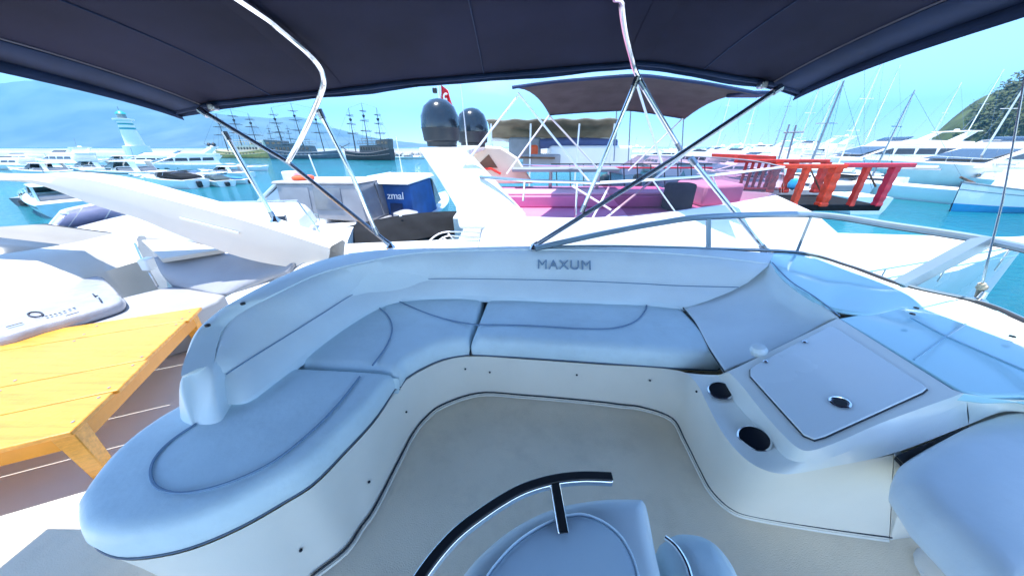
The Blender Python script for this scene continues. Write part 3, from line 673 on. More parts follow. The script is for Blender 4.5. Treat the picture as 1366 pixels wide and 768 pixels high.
pole([(-1.25, -1.65, CAM_Z - .1), (-1.1, -1.45, CAM_Z + .36), (-1.0, -.9, CAM_Z + .50), (-.98, .4, CAM_Z + .565), Y(320, 0, 1.6), Y(375, 40, 1.84), Y(420, 80, 2.05), Y(431, 105, 2.28), Y(427, 128, 2.36), Y(405, 178, 2.44), Y(384, 216, 2.5)])
pole([(.7, -1.65, CAM_Z), (.62, -1.4, CAM_Z + .5), (.58, -.8, CAM_Z + .64), (.56, .4, CAM_Z + .685), Y(829, -30, 1.62), Y(829, 0, 1.84), Y(831, 22, 1.97), Y(835, 46, 2.10), Y(842, 74, 2.26), Y(850, 100, 2.40), Y(876, 147, 2.45), Y(905, 195, 2.48)])
def strut(l, r=.0155, m=STEEL):
    o = pole(l, r, m, len(l), 'strut'); a, b = Vector(l[0]), Vector(l[-1]); d = (b - a).normalized()
    for p, s in ((a, 1), (b, -1)):
        bim(MB().tube([p, p + d * s * .06], r * 1.35, 10)).build('end_clamp', STEELD, o)
    return o
strut([Y(266, 146, 2.52), Y(385, 217, 2.52), Y(521, 327, 2.47)], .0165, STEELD)
strut([Y(299, 176, 2.50), Y(366, 292, 2.50)])
strut([Y(425, 146, 2.42), Y(470, 235, 2.45), Y(503, 313, 2.47)])
strut([Y(1042, 116, 2.5), Y(900, 211, 2.5), Y(710, 330, 2.43)], .0185, STEELD)
strut([Y(851, 102, 2.40), Y(776, 283, 2.47)])
strut([Y(853, 108, 2.37), Y(908, 200, 2.44)], .012)
strut([Y(921, 211, 2.48), Y(1021, 334, 2.42)], .0175)
for u, v, y in ((521, 328, 2.47), (712, 330, 2.42), (1022, 336, 2.42), (367, 293, 2.50)):
    bim(MB().lathe([(.04, -.02), (.04, -.008), (.022, .012), (.016, .03)], Y(u, v, y), 14)).build('deck_mount', STEEL, BT)

# radar arch of the own yacht
at = [(0, 237), (52, 234), (112, 239), (156, 248), (208, 262), (260, 276), (338, 298), (440, 331)]
al = [(0, 241), (52, 247), (115, 270), (150, 281), (188, 293), (260, 322), (340, 348), (440, 364)]
ya = 2.95
tp = [Vector((-6.8, ya, CAM_Z - .12)), Vector((-5.5, ya, CAM_Z - .23))] + [Y(u, v, ya) for u, v in at]; bp_ = [Vector((-6.8, ya, CAM_Z - .22)), Vector((-5.5, ya, CAM_Z - .29))] + [Y(u, v, ya) for u, v in al]
for i, f in enumerate((0, 0, 0, .06, .05, .02, 0, 0, 0, 0)): tp[i] = tp[i] + Vector((0, 0, 0))
t_, b_ = spline(tp, 60), spline(bp_, 60)
mb = MB()
ar = [[p for p in b_], [a.lerp(b, .5) - Vector((0, .025, 0)) for a, b in zip(b_, t_)], [p - Vector((0, 0, .012)) for p in t_], t_, [p + Vector((0, .04, .012)) for p in t_], [p + Vector((0, .26, .012)) for p in t_], [p + Vector((0, .30, -.02)) for p in t_], [p + Vector((0, .28, 0)) for p in b_]]
mb.grid([[r[i] for r in ar] for i in range(60)], True)
o = len(mb.v); own(mb).build('radar_arch', BEIGE, YT, smooth=45)
own(MB().prism([(-7.4, -2.2, CAM_Z - .2), (-5.9, -2.2, CAM_Z - .2), (-5.9, 3.2, CAM_Z - .2), (-7.4, 3.2, CAM_Z - .2)], (0, 0, .14))).build('arch_span', BEIGE, YT, bevel=.05, seg=3)
own(MB().bar(Y(240, 291, ya - .03), Y(318, 311, ya - .03), .012, .018)).build('arch_trim', GEL, YT)

# aft deck
ZA = CAM_Z - 1.78
own(MB().prism([(-7.2, -2.2, ZA - .05), (-1.66, -2.2, ZA - .05), (-1.66, 2.35, ZA - .05), (-1.0, 2.5, ZA - .05), (-1.0, 3.3, ZA - .05), (-7.2, 3.3, ZA - .05)], (0, 0, .05))).build('aft_deck', GEL, YT)
for q, zz in (([(310, 404), (390, 362), (345, 384), (262, 432)], 1.75),):
    pass
own(MB().prism([(-2.2, 1.75, ZA + .002), (-1.62, 1.45, ZA + .002), (-1.35, 2.6, ZA + .002), (-2.35, 2.9, ZA + .002)], (0, 0, .10))).build('step', GEL, YT, bevel=.02, seg=3)
own(MB().prism([(-2.05, 1.15, ZA + .002), (-1.6, .9, ZA + .002), (-1.6, 1.43, ZA + .002), (-2.1, 1.7, ZA + .002)], (0, 0, .05))).build('step', GEL, YT, bevel=.02, seg=3)
bq = [D(300, 393, 1.4), D(290, 402, 1.4), D(255, 417, 1.4), D(60, 462, 1.4), D(0, 484, 1.4), D(-150, 530, 1.4), D(-150, 470, 1.4), D(0, 436, 1.4), D(200, 388, 1.4), D(232, 381, 1.4)]
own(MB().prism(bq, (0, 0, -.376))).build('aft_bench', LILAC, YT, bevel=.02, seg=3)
gw = [[(-200, 372, 1.02), (0, 344, 1.05), (90, 329, 1.05), (150, 316, 1.05), (182, 319, 1.06)], [(-200, 385, 1.04), (0, 356, 1.07), (90, 340, 1.07), (150, 325, 1.07), (184, 324, 1.08)], [(-200, 405, 1.14), (0, 376, 1.17), (90, 357, 1.17), (150, 340, 1.17), (186, 335, 1.17)], [(-200, 440, 1.26), (0, 399, 1.28), (90, 379, 1.28), (150, 359, 1.28), (189, 347, 1.26)]]
G = [spline(D3(g), 30) for g in gw]
mb = MB(); mb.grid([[p + Vector((-.35, .4, -.6)) for p in G[0]], [p + Vector((-.3, .34, -.05)) for p in G[0]], [p + Vector((-.1, .12, .01)) for p in G[0]]] + G + [[p + Vector((-.04, .04, -.30)) for p in G[3]], [p + Vector((-.04, .04, -.75)) for p in G[3]]])
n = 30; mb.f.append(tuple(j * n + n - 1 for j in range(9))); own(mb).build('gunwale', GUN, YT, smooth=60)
# aft side panel and fittings
mb = MB(); mb.loft([D3([(205, 343, 1.1), (255, 337, 1.1), (330, 340, 1.1), (392, 352, 1.1)]), D3([(215, 365, 1.25), (262, 364, 1.25), (330, 368, 1.25), (385, 366, 1.22)]), D3([(230, 382, 1.4), (265, 388, 1.4), (302, 393, 1.41), (372, 372, 1.35)])], 20, 10)
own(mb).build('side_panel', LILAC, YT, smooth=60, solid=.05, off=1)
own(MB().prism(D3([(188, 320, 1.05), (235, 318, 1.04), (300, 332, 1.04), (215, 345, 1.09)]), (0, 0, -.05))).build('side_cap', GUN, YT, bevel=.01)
own(MB().prism(D3([(372, 373, 1.36), (392, 352, 1.12), (425, 349, 1.05), (345, 386, 1.40)]), (0, .05, -.06))).build('side_step', GEL, YT, bevel=.01)
own(MB().box(D(198, 352, 1.2), (.10, .12, .14))).build('rail_socket', GEL, YT, bevel=.02)
own(MB().tube([D(180, 325, 1.08), D(190, 348, 1.2), D(210, 382, 1.38)], .012, 8)).build('stanchion', STEEL, YT)
own(MB().tube([D(300, 330, .99), D(318, 322, .98), D(336, 322, .98), D(352, 330, .99)], .009, 8)).build('grab_handle', STEEL, YT)

# plastic-wrapped cushion on the aft bench
wc = D(85, 415, 1.33); wt = thing('wrapped_cushion', 'long cushion wrapped in clear printed plastic on the aft bench', 'cushion', (wc.x, wc.y, CAM_Z - 1.40))
wo = [D(u, v, 1.30) for u, v in ((-20, 450), (60, 432), (120, 416), (160, 402), (158, 390), (142, 374), (128, 368), (60, 384), (-20, 405))]
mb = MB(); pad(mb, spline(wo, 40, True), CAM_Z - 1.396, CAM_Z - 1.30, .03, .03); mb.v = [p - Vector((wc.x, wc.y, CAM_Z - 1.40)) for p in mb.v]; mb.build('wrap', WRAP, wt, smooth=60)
wl = lambda u, v: D(u, v, 1.268) - Vector((wc.x, wc.y, CAM_Z - 1.40))
MB().tube([wl(47 + 10 * math.cos(k * .524), 419 + 3.4 * math.sin(k * .524)) for k in range(12)], .006, 5, closed=True).build('printed_ring', PRINT, wt)
for i, (u, v) in enumerate(((60, 422), (66, 420.5), (72, 419), (78, 417.5), (84, 415.5), (91, 413), (97, 411))):
    MB().bar(wl(u, v), wl(u + 3.2, v - .9), .02, .003).build('printed_mark', PRINT, wt)
for a, b in (((8, 436), (30, 430)), ((88, 421), (105, 416))): MB().bar(wl(*a), wl(*b), .012, .003).build('printed_mark', PRINT, wt)
MB().tube([wl(u, v) for u, v in ((124, 392), (127, 395), (131, 394))], .006, 5).build('printed_mark', PRINT, wt); MB().bar(wl(132, 397), wl(135, 402), .012, .003).build('printed_mark', PRINT, wt)
# ------------------------------------------------------------------ yellow table
tz = 1.40; ZT = CAM_Z - tz
n0 = D(97, 577, tz); f0 = D(261, 417, tz); f1 = D(65, 461, tz); ux = (f0 - n0).normalized(); vx = Vector((-ux.y, ux.x, 0))
TB = thing('wooden_table', 'weathered yellow painted wooden table with plank top on the sunny aft deck', 'table', (n0.x, n0.y, ZA))
Lx = (f0 - n0).length; Wx = (f1 - f0).dot(vx) * 1.0; WF = abs(Wx) if abs(Wx) > .6 else .8
sg = 1 if Wx > 0 else -1
def tl(a, b, z): q = ux * a + vx * b * sg; return Vector((q.x, q.y, z - ZA))
h = ZT
def slab(pl, z0, z1): return MB().prism([tl(a, b, z0) for a, b in pl], (0, 0, z1 - z0))
# planks run across the table, from the near side rail to the far one
LW = 1.25
PB = [-.02, .27, .58, .88, 1.16, Lx + .03]
pj = lambda u, v: (D(u, v, tz) - n0).dot(ux)
PB = [-.03, pj(150, 527), pj(196, 484), pj(247, 432), Lx + .05]
for i in range(4):
    a0, a1 = PB[i] + .0025, PB[i + 1] - .0025
    jag = .012 * (-1) ** i
    slab([(a0, -.03 + jag), (a1, -.03 + jag * .5), (a1, LW), (a0, LW)], h + .001 * i, h + .028 + .001 * i).build('plank', YEL, TB, bevel=.006)
slab([(.02, .0), (Lx - .02, .0), (Lx - .02, .035), (.02, .035)], h - .10, h - .002).build('apron', YELD, TB, bevel=.004)
slab([(.0, .04), (.035, .04), (.035, LW - .05), (.0, LW - .05)], h - .10, h - .002).build('apron', YELD, TB, bevel=.004)
slab([(Lx - .035, .04), (Lx, .04), (Lx, LW - .05), (Lx - .035, LW - .05)], h - .10, h - .002).build('apron', YELD, TB, bevel=.004)
slab([(.02, LW - .085), (Lx - .02, LW - .085), (Lx - .02, LW - .05), (.02, LW - .05)], h - .10, h - .002).build('apron', YELD, TB, bevel=.004)
for a, b in ((-.005, -.005), (Lx - .085, -.005), (-.005, LW - .13), (Lx - .085, LW - .13)):
    mb = MB(); mb.hexa([tl(a + .01, b + .01, ZA), tl(a + .08, b + .01, ZA), tl(a + .08, b + .08, ZA), tl(a + .01, b + .08, ZA)], [tl(a, b, h - .004), tl(a + .09, b, h - .004), tl(a + .09, b + .09, h - .004), tl(a, b + .09, h - .004)])
    mb.build('leg', YEL, TB, bevel=.005)

for a in (.06, PB[1] - .04, PB[1] + .05, PB[2] - .05, PB[2] + .05, PB[3] - .05, PB[3] + .05, Lx - .03):
    for b in (.02, .62): MB().lathe([(.008, 0), (.008, .003), (.004, .004)], tl(a, b, h + .0285 + (.001 * sum(a > k for k in PB[1:4]))), 8).build('screw', GREYP, TB)
# ------------------------------------------------------------------ pod, bolster and covered helm seat in the near foreground
pz = 1.06
pt = thing('seat_pod', 'moulded pale blue seat pod with oval lid and black grab rail at the bottom edge', 'seat pod', (.2, .5, ZF))
def loc(mb, t): mb.v = [p - Vector(t.location) for p in mb.v]; return mb
po = [D(p.x, p.y, pz) for p in spline([Vector(q) for q in ((575, 850, 0), (592, 800, 0), (612, 766, 0), (640, 733, 0), (685, 697, 0), (740, 671, 0), (800, 660, 0), (848, 659, 0), (860, 662, 0), (868, 680, 0), (880, 740, 0), (896, 800, 0), (915, 860, 0))], 60)] + [D(760, 900, pz)]
mb = MB(); pad(mb, po, ZF + .002, CAM_Z - pz + .012, .055, .004); loc(mb, pt).build('pod_shell', mat('pod_gelcoat', (.77, .83, .86), .3, var=.02, coat=.2), pt, smooth=50)
lo_ = [D(p.x, p.y, pz - .02) for p in spline([Vector(q) for q in ((640, 785, 0), (658, 757, 0), (690, 723, 0), (730, 698, 0), (766, 687, 0), (792, 691, 0), (820, 708, 0), (840, 735, 0), (852, 772, 0), (856, 830, 0))], 50)] + [D(740, 860, pz - .02)]
mb = MB(); pad(mb, lo_, CAM_Z - pz + .008, CAM_Z - pz + .03, .02, .006); LID = loc(mb, pt).build('lid', mat('lid_vinyl', (.67, .78, .85), .4, var=.03, bump=.05, bscale=300), pt, smooth=50)
loc(MB().tube([Vector((p.x, p.y, CAM_Z - pz + .012)) for p in offset_xy([Vector(q) for q in lo_], 0.0)], .0055, 6, closed=True), pt).build('lid_gap', SEAM, LID)
gr = [D(p.x, p.y, .98) for p in spline([Vector(q) for q in ((525, 830, 0), (560, 768, 0), (600, 718, 0), (640, 685, 0), (690, 654, 0), (735, 639, 0), (775, 634, 0), (817, 635, 0))], 60)]
mb = MB()
def strip(pts, wd, z0, z1):
    m = MB(); L_, R_ = [], []
    for i, p in enumerate(pts):
        t = pts[min(i + 1, len(pts) - 1)] - pts[max(i - 1, 0)]; t.z = 0; t.normalize(); n = Vector((-t.y, t.x, 0)) * wd / 2; L_.append(p + n); R_.append(p - n)
    dz = lambda l, z: [p + Vector((0, 0, z)) for p in l]
    m.grid([dz(L_, z0), dz(L_, z1), dz(R_, z1), dz(R_, z0)], False); n = len(pts); rows = 4
    for i in range(n - 1): m.f.append((i, i + 1, 3 * n + i + 1, 3 * n + i))
    m.f += [(0, n, 2 * n, 3 * n), (n - 1, 4 * n - 1, 3 * n - 1, 2 * n - 1)]
    return m
GR = loc(strip(gr, .036, -.028, 0), pt).build('grab_rail', CHROME, pt, bevel=.006, seg=3)
loc(strip(gr, .027, -.004, .004), pt).build('rail_grip', RUBBER, GR, bevel=.003)
st = [D(740, 640, .98), D(744, 662, 1.0)]; st[1] = st[0] + Vector((.012, -.13, -.035))
loc(strip(st, .034, -.03, -.002), pt).build('rail_post', CHROME, GR, bevel=.005); loc(strip(st, .026, -.004, .003), pt).build('post_grip', RUBBER, GR)
bt2 = thing('seat_bolster', 'rounded pale blue side bolster beside the oval-lidded pod', 'cushion', tuple(D(950, 790, 1.15)))
bo = [D(p.x, p.y, 1.12) for p in spline([Vector(q) for q in ((884, 716, 0), (905, 705, 0), (940, 709, 0), (968, 730, 0), (990, 765, 0), (1010, 830, 0))], 30)] + [D(925, 860, 1.12)]
mb = MB(); pad(mb, bo, ZF + .01, CAM_Z - 1.10, .07, .01); loc(mb, bt2).build('padding', VINYL, bt2, smooth=60)
loc(MB().tube([D(p.x, p.y, 1.085) for p in spline([Vector(q) for q in ((887, 716, 0), (903, 730, 0), (918, 757, 0), (928, 800, 0))], 20)], .007, 8), bt2).build('chrome_strip', CHROME, bt2)
hs = thing('helm_seat', 'big pale blue padded seat back at the right edge beside the console', 'seat', tuple(D(1330, 650, 1.0)))
ho = [D(p.x, p.y, .98) for p in spline([Vector(q) for q in ((1206, 640, 0), (1210, 618, 0), (1228, 600, 0), (1290, 565, 0), (1366, 537, 0), (1440, 520, 0))], 30)] + [D(1470, 640, .98), D(1420, 800, .98)] + [D(p.x, p.y, .98) for p in spline([Vector(q) for q in ((1345, 800, 0), (1320, 768, 0), (1280, 727, 0), (1240, 688, 0))], 12)]
mb = MB(); pad(mb, ho, CAM_Z - 1.10, CAM_Z - .965, .06, .02); loc(mb, hs).build('padding', mat('helm_vinyl', (.80, .83, .85), .5, var=.05, vscale=3, bump=.2, bscale=30), hs, smooth=60)
hc = sum(ho, Vector()) / len(ho)
own(MB().prism([D(1187, 720, 1.6), D(1262, 710, 1.6), D(1400, 690, 1.6), D(1300, 590, 1.05), D(1215, 628, 1.08), D(1193, 606, 1.046)], (.05, .06, 0))).build('console_end', GELS, con)
loc(MB().lathe([(.16, 0), (.14, .02), (.05, .06), (.05, .5)], (hc.x + .25, hc.y - .12, ZF), 20), hs).build('pedestal', STEEL, hs)

# whip aerial on the coaming by the right-hand screen
ab = D(1305, 402, .765); an = thing('whip_aerial', 'thin dark whip aerial on a knotted white base by the windscreen', 'aerial', tuple(ab))
q = lambda u, v: Y(u, v, ab.y + .02) - ab
MB().lathe([(.03, -.01), (.03, .01), (.014, .02), (.012, .06)], (0, 0, 0), 14).build('mount', STEEL, an)
MB().tube([q(1305, 397), q(1308, 388), q(1310, 378)], .014, 8).build('coupling', ROPE, an); MB().lathe([(.008, -.02), (.02, -.008), (.02, .008), (.008, .02)], q(1310, 383), 10).build('knot', ROPE, an)
MB().tube([q(1310, 380), q(1322, 330), q(1337, 270), q(1352, 190), q(1366, 110), q(1385, 10)], .0045, 6, .003).build('whip', STEELD, an)

# ------------------------------------------------------------------ neighbouring yacht with the pink flybridge
NY = thing('pink_yacht', 'white motor yacht alongside with pink covered flybridge and two dark satellite domes', 'yacht', (2, 6, 0))
NO = -Vector((2, 6, 0))
def ny(mb): mb.v = [p + NO for p in mb.v]; return mb
sec = []
for x, yn, yf, zs in ((-5.2, 4.5, 8.2, 1.7), (-2, 4.05, 8.5, 1.75), (2, 4.0, 8.5, 1.9), (5, 4.25, 8.3, 2.05), (8, 5.0, 7.6, 2.2), (10.3, 5.9, 6.7, 2.35), (11.2, 6.28, 6.32, 2.42)):
    c = (yn + yf) / 2; sec.append([Vector((x - .12 * max(0, x - 5), c, -.6)), Vector((x - .1 * max(0, x - 5), yn + (c - yn) * .25, .2)), Vector((x, yn + .05, zs - .25)), Vector((x, yn, zs)), Vector((x, yn + .14 * min(1, (yf - yn)), zs + .02)), Vector((x, c, zs + .06)), Vector((x, yf - .14 * min(1, yf - yn), zs + .02)), Vector((x, yf, zs)), Vector((x, c + (yf - c) * .75, .2))])
mb = MB(); mb.grid(sec, True); mb.f.append(tuple(range(8, -1, -1))); ny(mb).build('hull', WHITE, NY, smooth=40)
u1 = [Vector(p) for p in ((-.4, 4.6, 3.24), (-.2, 4.5, 3.25), (.08, 4.47, 3.25), (1.26, 4.38, 3.25), (2.6, 4.88, 3.25), (4.2, 5.65, 3.26), (5.5, 6.5, 3.27), (5.75, 7.0, 3.27))]
u0 = [Vector(p) for p in ((-.7, 4.3, 1.85), (-.4, 4.25, 1.85), (0, 4.2, 1.9), (1.6, 4.2, 1.95), (3.4, 4.5, 2.0), (5.6, 5.2, 2.1), (7.3, 6.1, 2.2), (7.6, 6.9, 2.25))]
um = [a.lerp(b, .55) + Vector((.0, -.06, .12)) for a, b in zip(u0, u1)]
mb = MB(); mb.loft([u0, um, u1, [p + Vector((-.03, .09, .0)) for p in u1], [Vector((p.x - .04, p.y + .1, 3.06)) for p in u1]], 60)
ny(mb).build('superstructure', WHITE, NY, smooth=50)
u1f = [Vector((p.x, 13.75 - p.y + (0 if i < 5 else 0), p.z)) for i, p in enumerate(u1)]; u0f = [Vector((p.x, 12.75 - p.y, p.z)) for p in u0]
u1f = [Vector((-.75, 8.0, 3.2)), Vector((-.3, 8.15, 3.2)), Vector((2, 8.15, 3.25)), Vector((4.4, 7.85, 3.26)), Vector((5.75, 7.0, 3.27))]; u0f = [Vector((-1.5, 8.2, 1.85)), Vector((-1, 8.3, 1.85)), Vector((2, 8.3, 1.95)), Vector((5.6, 8.0, 2.1)), Vector((7.6, 6.9, 2.25))]
mb = MB(); mb.loft([u0f, u1f, [p + Vector((-.04, -.1, 0)) for p in u1f], [Vector((p.x - .06, p.y - .12, 3.06)) for p in u1f]], 40); ny(mb).build('superstructure', WHITE, NY, smooth=50)
fl = [Vector((p.x - .05, p.y + .05, 3.07)) for p in spline(u1, 30)] + [Vector((p.x - .05, p.y - .05, 3.07)) for p in reversed(spline(u1f, 30))]
ny(MB().poly(fl)).build('flybridge_floor', PINK, NY)
ny(MB().hexa([(-.7, 4.35, 1.85), (-.65, 4.35, 1.85), (-.65, 8.2, 1.85), (-.7, 8.2, 1.85)], [(-.45, 4.65, 3.22), (-.38, 4.65, 3.22), (-.38, 8.0, 3.2), (-.45, 8.0, 3.2)])).build('bulkhead', WHITE, NY)
ny(MB().prism([(-.4, 6.25, 3.074), (3.5, 6.25, 3.074), (3.7, 7.9, 3.074), (-.4, 7.9, 3.074)], (0, 0, .23))).build('bench', PINK, NY, bevel=.03)
ny(MB().prism([(-.38, 6.32, 3.306), (3.45, 6.32, 3.306), (3.6, 6.95, 3.306), (-.38, 6.95, 3.306)], (0, 0, .05))).build('bench_cushion', PINKL, NY, bevel=.02)
ny(MB().prism([(-.6, 5.0, 3.074), (.1, 4.75, 3.074), (.2, 5.3, 3.074), (-.6, 5.9, 3.074)], (0, 0, .16))).build('locker', PINKL, NY, bevel=.02)
ny(MB().prism([(3.9, 6.3, 3.074), (4.9, 6.6, 3.074), (5.0, 7.5, 3.074), (3.9, 7.5, 3.074)], (0, 0, .42))).build('helm_console', PINKL, NY, bevel=.06)
ny(MB().prism([(3.0, 5.9, 3.074), (3.5, 5.9, 3.074), (3.5, 6.22, 3.074), (3.0, 6.22, 3.074)], (0, 0, .5))).build('helm_chair', GREYC, NY, bevel=.06)
# tinted screens and rails
sb = [Y(u, v, y) for u, v, y in ((838, 289, 4.52), (900, 282, 4.95), (965, 272, 5.6), (1030, 261, 6.5), (1046, 256, 6.95))]
st_ = [Y(u, v, y) for u, v, y in ((800, 244, 4.55), (870, 240, 4.9), (950, 234, 5.7), (1036, 224, 6.7), (1046, 223, 7.05))]
mb = MB(); mb.loft([sb, st_], 40); SC = ny(mb).build('screen', PINKG, NY, smooth=180)
ny(MB().tube(spline(st_, 40), .022, 8)).build('screen_rail', WHITE, SC)
for k in (1, 2): ny(MB().bar(sb[k], st_[k], .03, .02)).build('screen_post', WHITE, SC)
fb = [Vector((5.7, 7.05, 3.27)), Vector((4.6, 7.9, 3.26)), Vector((3.0, 8.1, 3.25)), Vector((1.8, 8.12, 3.25))]
ft2 = [Y(1046, 223, 7.05), Y(1000, 214, 7.9), Y(930, 209, 8.1), Y(850, 208, 8.15)]
mb = MB(); mb.loft([fb, ft2], 30); SC2 = ny(mb).build('screen', PINKG, NY, smooth=180); ny(MB().tube(spline(ft2, 30), .015, 6)).build('screen_rail', GREYP, SC2)
ny(MB().tube([Y(u, v, y) for u, v, y in ((640, 236, 4.9), (700, 241, 4.65), (800, 244, 4.55))], .022, 8)).build('hand_rail', STEEL, NY)
for u, v, v2 in ((700, 241, 268), (770, 243, 290)): ny(MB().tube([Y(u, v, 4.62), Y(u - 2, v2, 4.6)], .016, 6)).build('rail_post', STEEL, NY)
ny(MB().tube([Y(u, v, 8.1) for u, v in ((640, 219, ), (740, 221), (845, 222))], .018, 6)).build('hand_rail', STEEL, NY)
# swept radar arch
pl = [(556, 197), (617, 197), (640, 222), (705, 293), (690, 306), (612, 306), (607, 276), (585, 240)]
ny(MB().prism([Y(u, v, 4.5 + (306 - v) * .006) for u, v in pl], (0, .36, .0))).build('radar_arch', WHITE, NY, bevel=.05, seg=3)
pl2 = [(628, 194), (668, 196), (690, 210), (712, 245), (640, 245)]
ny(MB().prism([Y(u, v, 7.6) for u, v in pl2], (0, .3, 0))).build('arch_leg', CREAM, NY, bevel=.05, seg=3)
ny(MB().prism([Y(u, v, 7.58) for u, v in ((633, 224), (652, 206), (664, 224))], (0, .03, 0))).build('arch_window', BROWN, NY)
ny(MB().tube([Y(u, v, 7.5) for u, v in ((630, 226), (655, 225), (668, 232))], .03, 6)).build('red_trim', RED, NY)
zt_ = Y(590, 197, 5.15).z
ny(MB().prism([(-1.34, 5.14, zt_ - .13), (-.68, 5.14, zt_ - .13), (-.62, 7.85, zt_ - .06), (-1.30, 7.85, zt_ - .10)], (0, 0, .13))).build('arch_span', WHITE, NY, bevel=.04)
for u, v, y in ((587, 161, 5.7), (630, 168, 6.9)):
    c = Y(u, v, y); r = .315
    do = ny(MB().lathe([(.01, r * 1.02), (r * .45, r * .92), (r * .8, r * .62), (r * .97, r * .2), (r, -.08), (r, -.11)], c, 36)).build('satellite_dome', DOME, NY, smooth=50)
    ny(MB().lathe([(r * 1.005, -.11), (r * .99, -.13), (r * .93, -.30), (r * .80, -.32), (r * .78, -.39)], c, 36)).build('dome_skirt', DOMEB, do)
    ny(MB().lathe([(.13, -.395), (.13, zt_ + .03 - c.z)], c, 16)).build('dome_foot', WHITE, do)
fx = Y(591, 140, 7.4); ny(MB().tube([Vector((fx.x, fx.y, zt_)), Y(584, 112, 7.4)], .02, 8)).build('flag_staff', WHITE, NY)
ny(MB().box(Y(580, 121, 7.4), (.09, .09, .10))).build('horn', RUBBER, NY, bevel=.02); ny(MB().lathe([(.08, 0), (.08, .05), (.03, .08)], Y(588, 112, 7.4), 12)).build('light', WHITE, NY)
rows = []
for j in range(9):
    v = 112 + j * 4.2; rows.append([Y(588 + i * (1.6 + j * .18) , 113 + (v - 112) * .8 + i * 1.3, 7.4) + Vector((0, .06 * math.sin(i * 1.5 + j * .5), 0)) for i in range(7)])
mb = MB(); mb.grid(rows); FG = ny(mb).build('flag', FLAGR, NY, smooth=180, solid=.004)
cw = [rows[4][2], rows[4][3], rows[5][3], rows[5][2]]
ny(MB().tube([Y(594.5 + 2.6 * math.cos(a), 129 + 3.6 * math.sin(a), 7.33) for a in [k * .35 + .9 for k in range(14)]], .02, 5)).build('crescent', FLAGW, FG)
ny(MB().tube([Vector(Y(623, 196, 6.3)), Y(620, 165, 6.3), Y(614, 108, 6.3)], .012, 6, .006)).build('whip_aerial', WHITE, NY)
# rails on the side deck, boarding ladder
for dz in (.42, .24): ny(MB().tube([Vector((x, 4.12 + max(0, (x - 5)) * .27, 1.95 + .02 * x + dz)) for x in [-.6 + k * .5 for k in range(21)]], .014, 6)).build('side_rail', STEEL, NY)
for k in range(7): x = -.6 + k * 1.6; y = 4.12 + max(0, (x - 5)) * .27; ny(MB().tube([(x, y, 1.93 + .02 * x), (x, y, 2.38 + .02 * x)], .013, 6)).build('rail_post', STEEL, NY)
for q in range(2): ny(MB().tube(spline([D(562 + q * 9, 332, 1.75), D(585 + q * 8, 312 + q * 4, 1.55), D(612, 309 + q * 6, 1.5), D(650, 312 + q * 6, 1.55)], 16), .014, 6)).build('boarding_rail', WHITE, NY)
for k in range(5): ny(MB().tube([D(566 + k * 8, 330 - k * 4.6, 1.74 - k * .04), D(577 + k * 7, 331 - k * 3, 1.74 - k * .03)], .012, 6)).build('ladder_rung', WHITE, NY)
# grey bimini
NB_ = thing('grey_bimini', 'charcoal grey bimini top with thin white poles over the pink flybridge', 'bimini top', (1.8, 6, 4.9))
def nb(mb): mb.v = [p - Vector((1.8, 6, 4.9)) for p in mb.v]; return mb
Nn = spline([Y(*p) for p in ((683, 117, 4.9), (735, 110, 4.9), (790, 105, 4.9), (850, 101, 4.9), (900, 106, 4.9), (950, 113, 4.9), (1012, 125, 4.9))], 40)
Nf = spline([Y(*p) for p in ((733, 153, 6.9), (770, 150, 6.9), (805, 148, 6.9), (838, 147, 6.9), (865, 150, 6.9), (890, 154, 6.9), (914, 158, 6.9))], 40)
rows = []
for k in range(9):
    f = k / 8; rows.append([a.lerp(b, f) + Vector((0, 0, .13 * (1 - (2 * f - 1) ** 2))) for a, b in zip(Nn, Nf)])
mb = MB(); mb.grid(rows); NC = nb(mb).build('canopy', GREYC, NB_, smooth=180, solid=.012)
nb(MB().tube([p for p in Nn], .022, 6)).build('hem', NAVYT, NC); nb(MB().tube([p for p in Nf], .022, 6)).build('hem', NAVYT, NC)
nb(MB().box(Y(1000, 126, 5.3), (.5, .35, .05))).build('furled_flap', NAVYT, NB_, bevel=.02)
for a, b in (((691, 128, 5.0), (618, 222, 5.0)), ((691, 124, 5.0), (792, 250, 4.9)), ((732, 155, 6.85), (676, 232, 6.6)), ((732, 154, 6.85), (800, 228, 7.4)), ((848, 108, 4.95), (884, 222, 4.9)), ((911, 158, 6.85), (838, 228, 7.2)), ((802, 296, 4.62), (915, 205, 5.4)), ((763, 248, 4.9), (815, 280, 4.7)), ((790, 292, 4.65), (812, 250, 4.9))):
    nb(MB().tube([Y(*a), Y(*b)], .017, 6)).build('pole', WHITE, NB_)
tb2 = thing('grey_table', 'long thin grey table top on pedestal legs on the pink flybridge', 'table', (1.4, 7.3, 3.31))
c = Y(755, 227, 7.35); mb = MB().prism([(Y(683, 224, 7.1).x, 7.05, c.z - .02), (Y(826, 227, 7.1).x, 7.05, c.z - .02), (Y(826, 227, 7.1).x + .1, 7.75, c.z - .02), (Y(683, 224, 7.1).x, 7.75, c.z - .02)], (0, 0, .07))
loc(mb, tb2).build('table_top', GREYP, tb2, bevel=.02)
for dx in (-.5, .6): loc(MB().tube([(1.4 + dx, 7.4, 3.31), (1.4 + dx, 7.4, c.z - .02)], .04, 8), tb2).build('leg', STEELD, tb2)

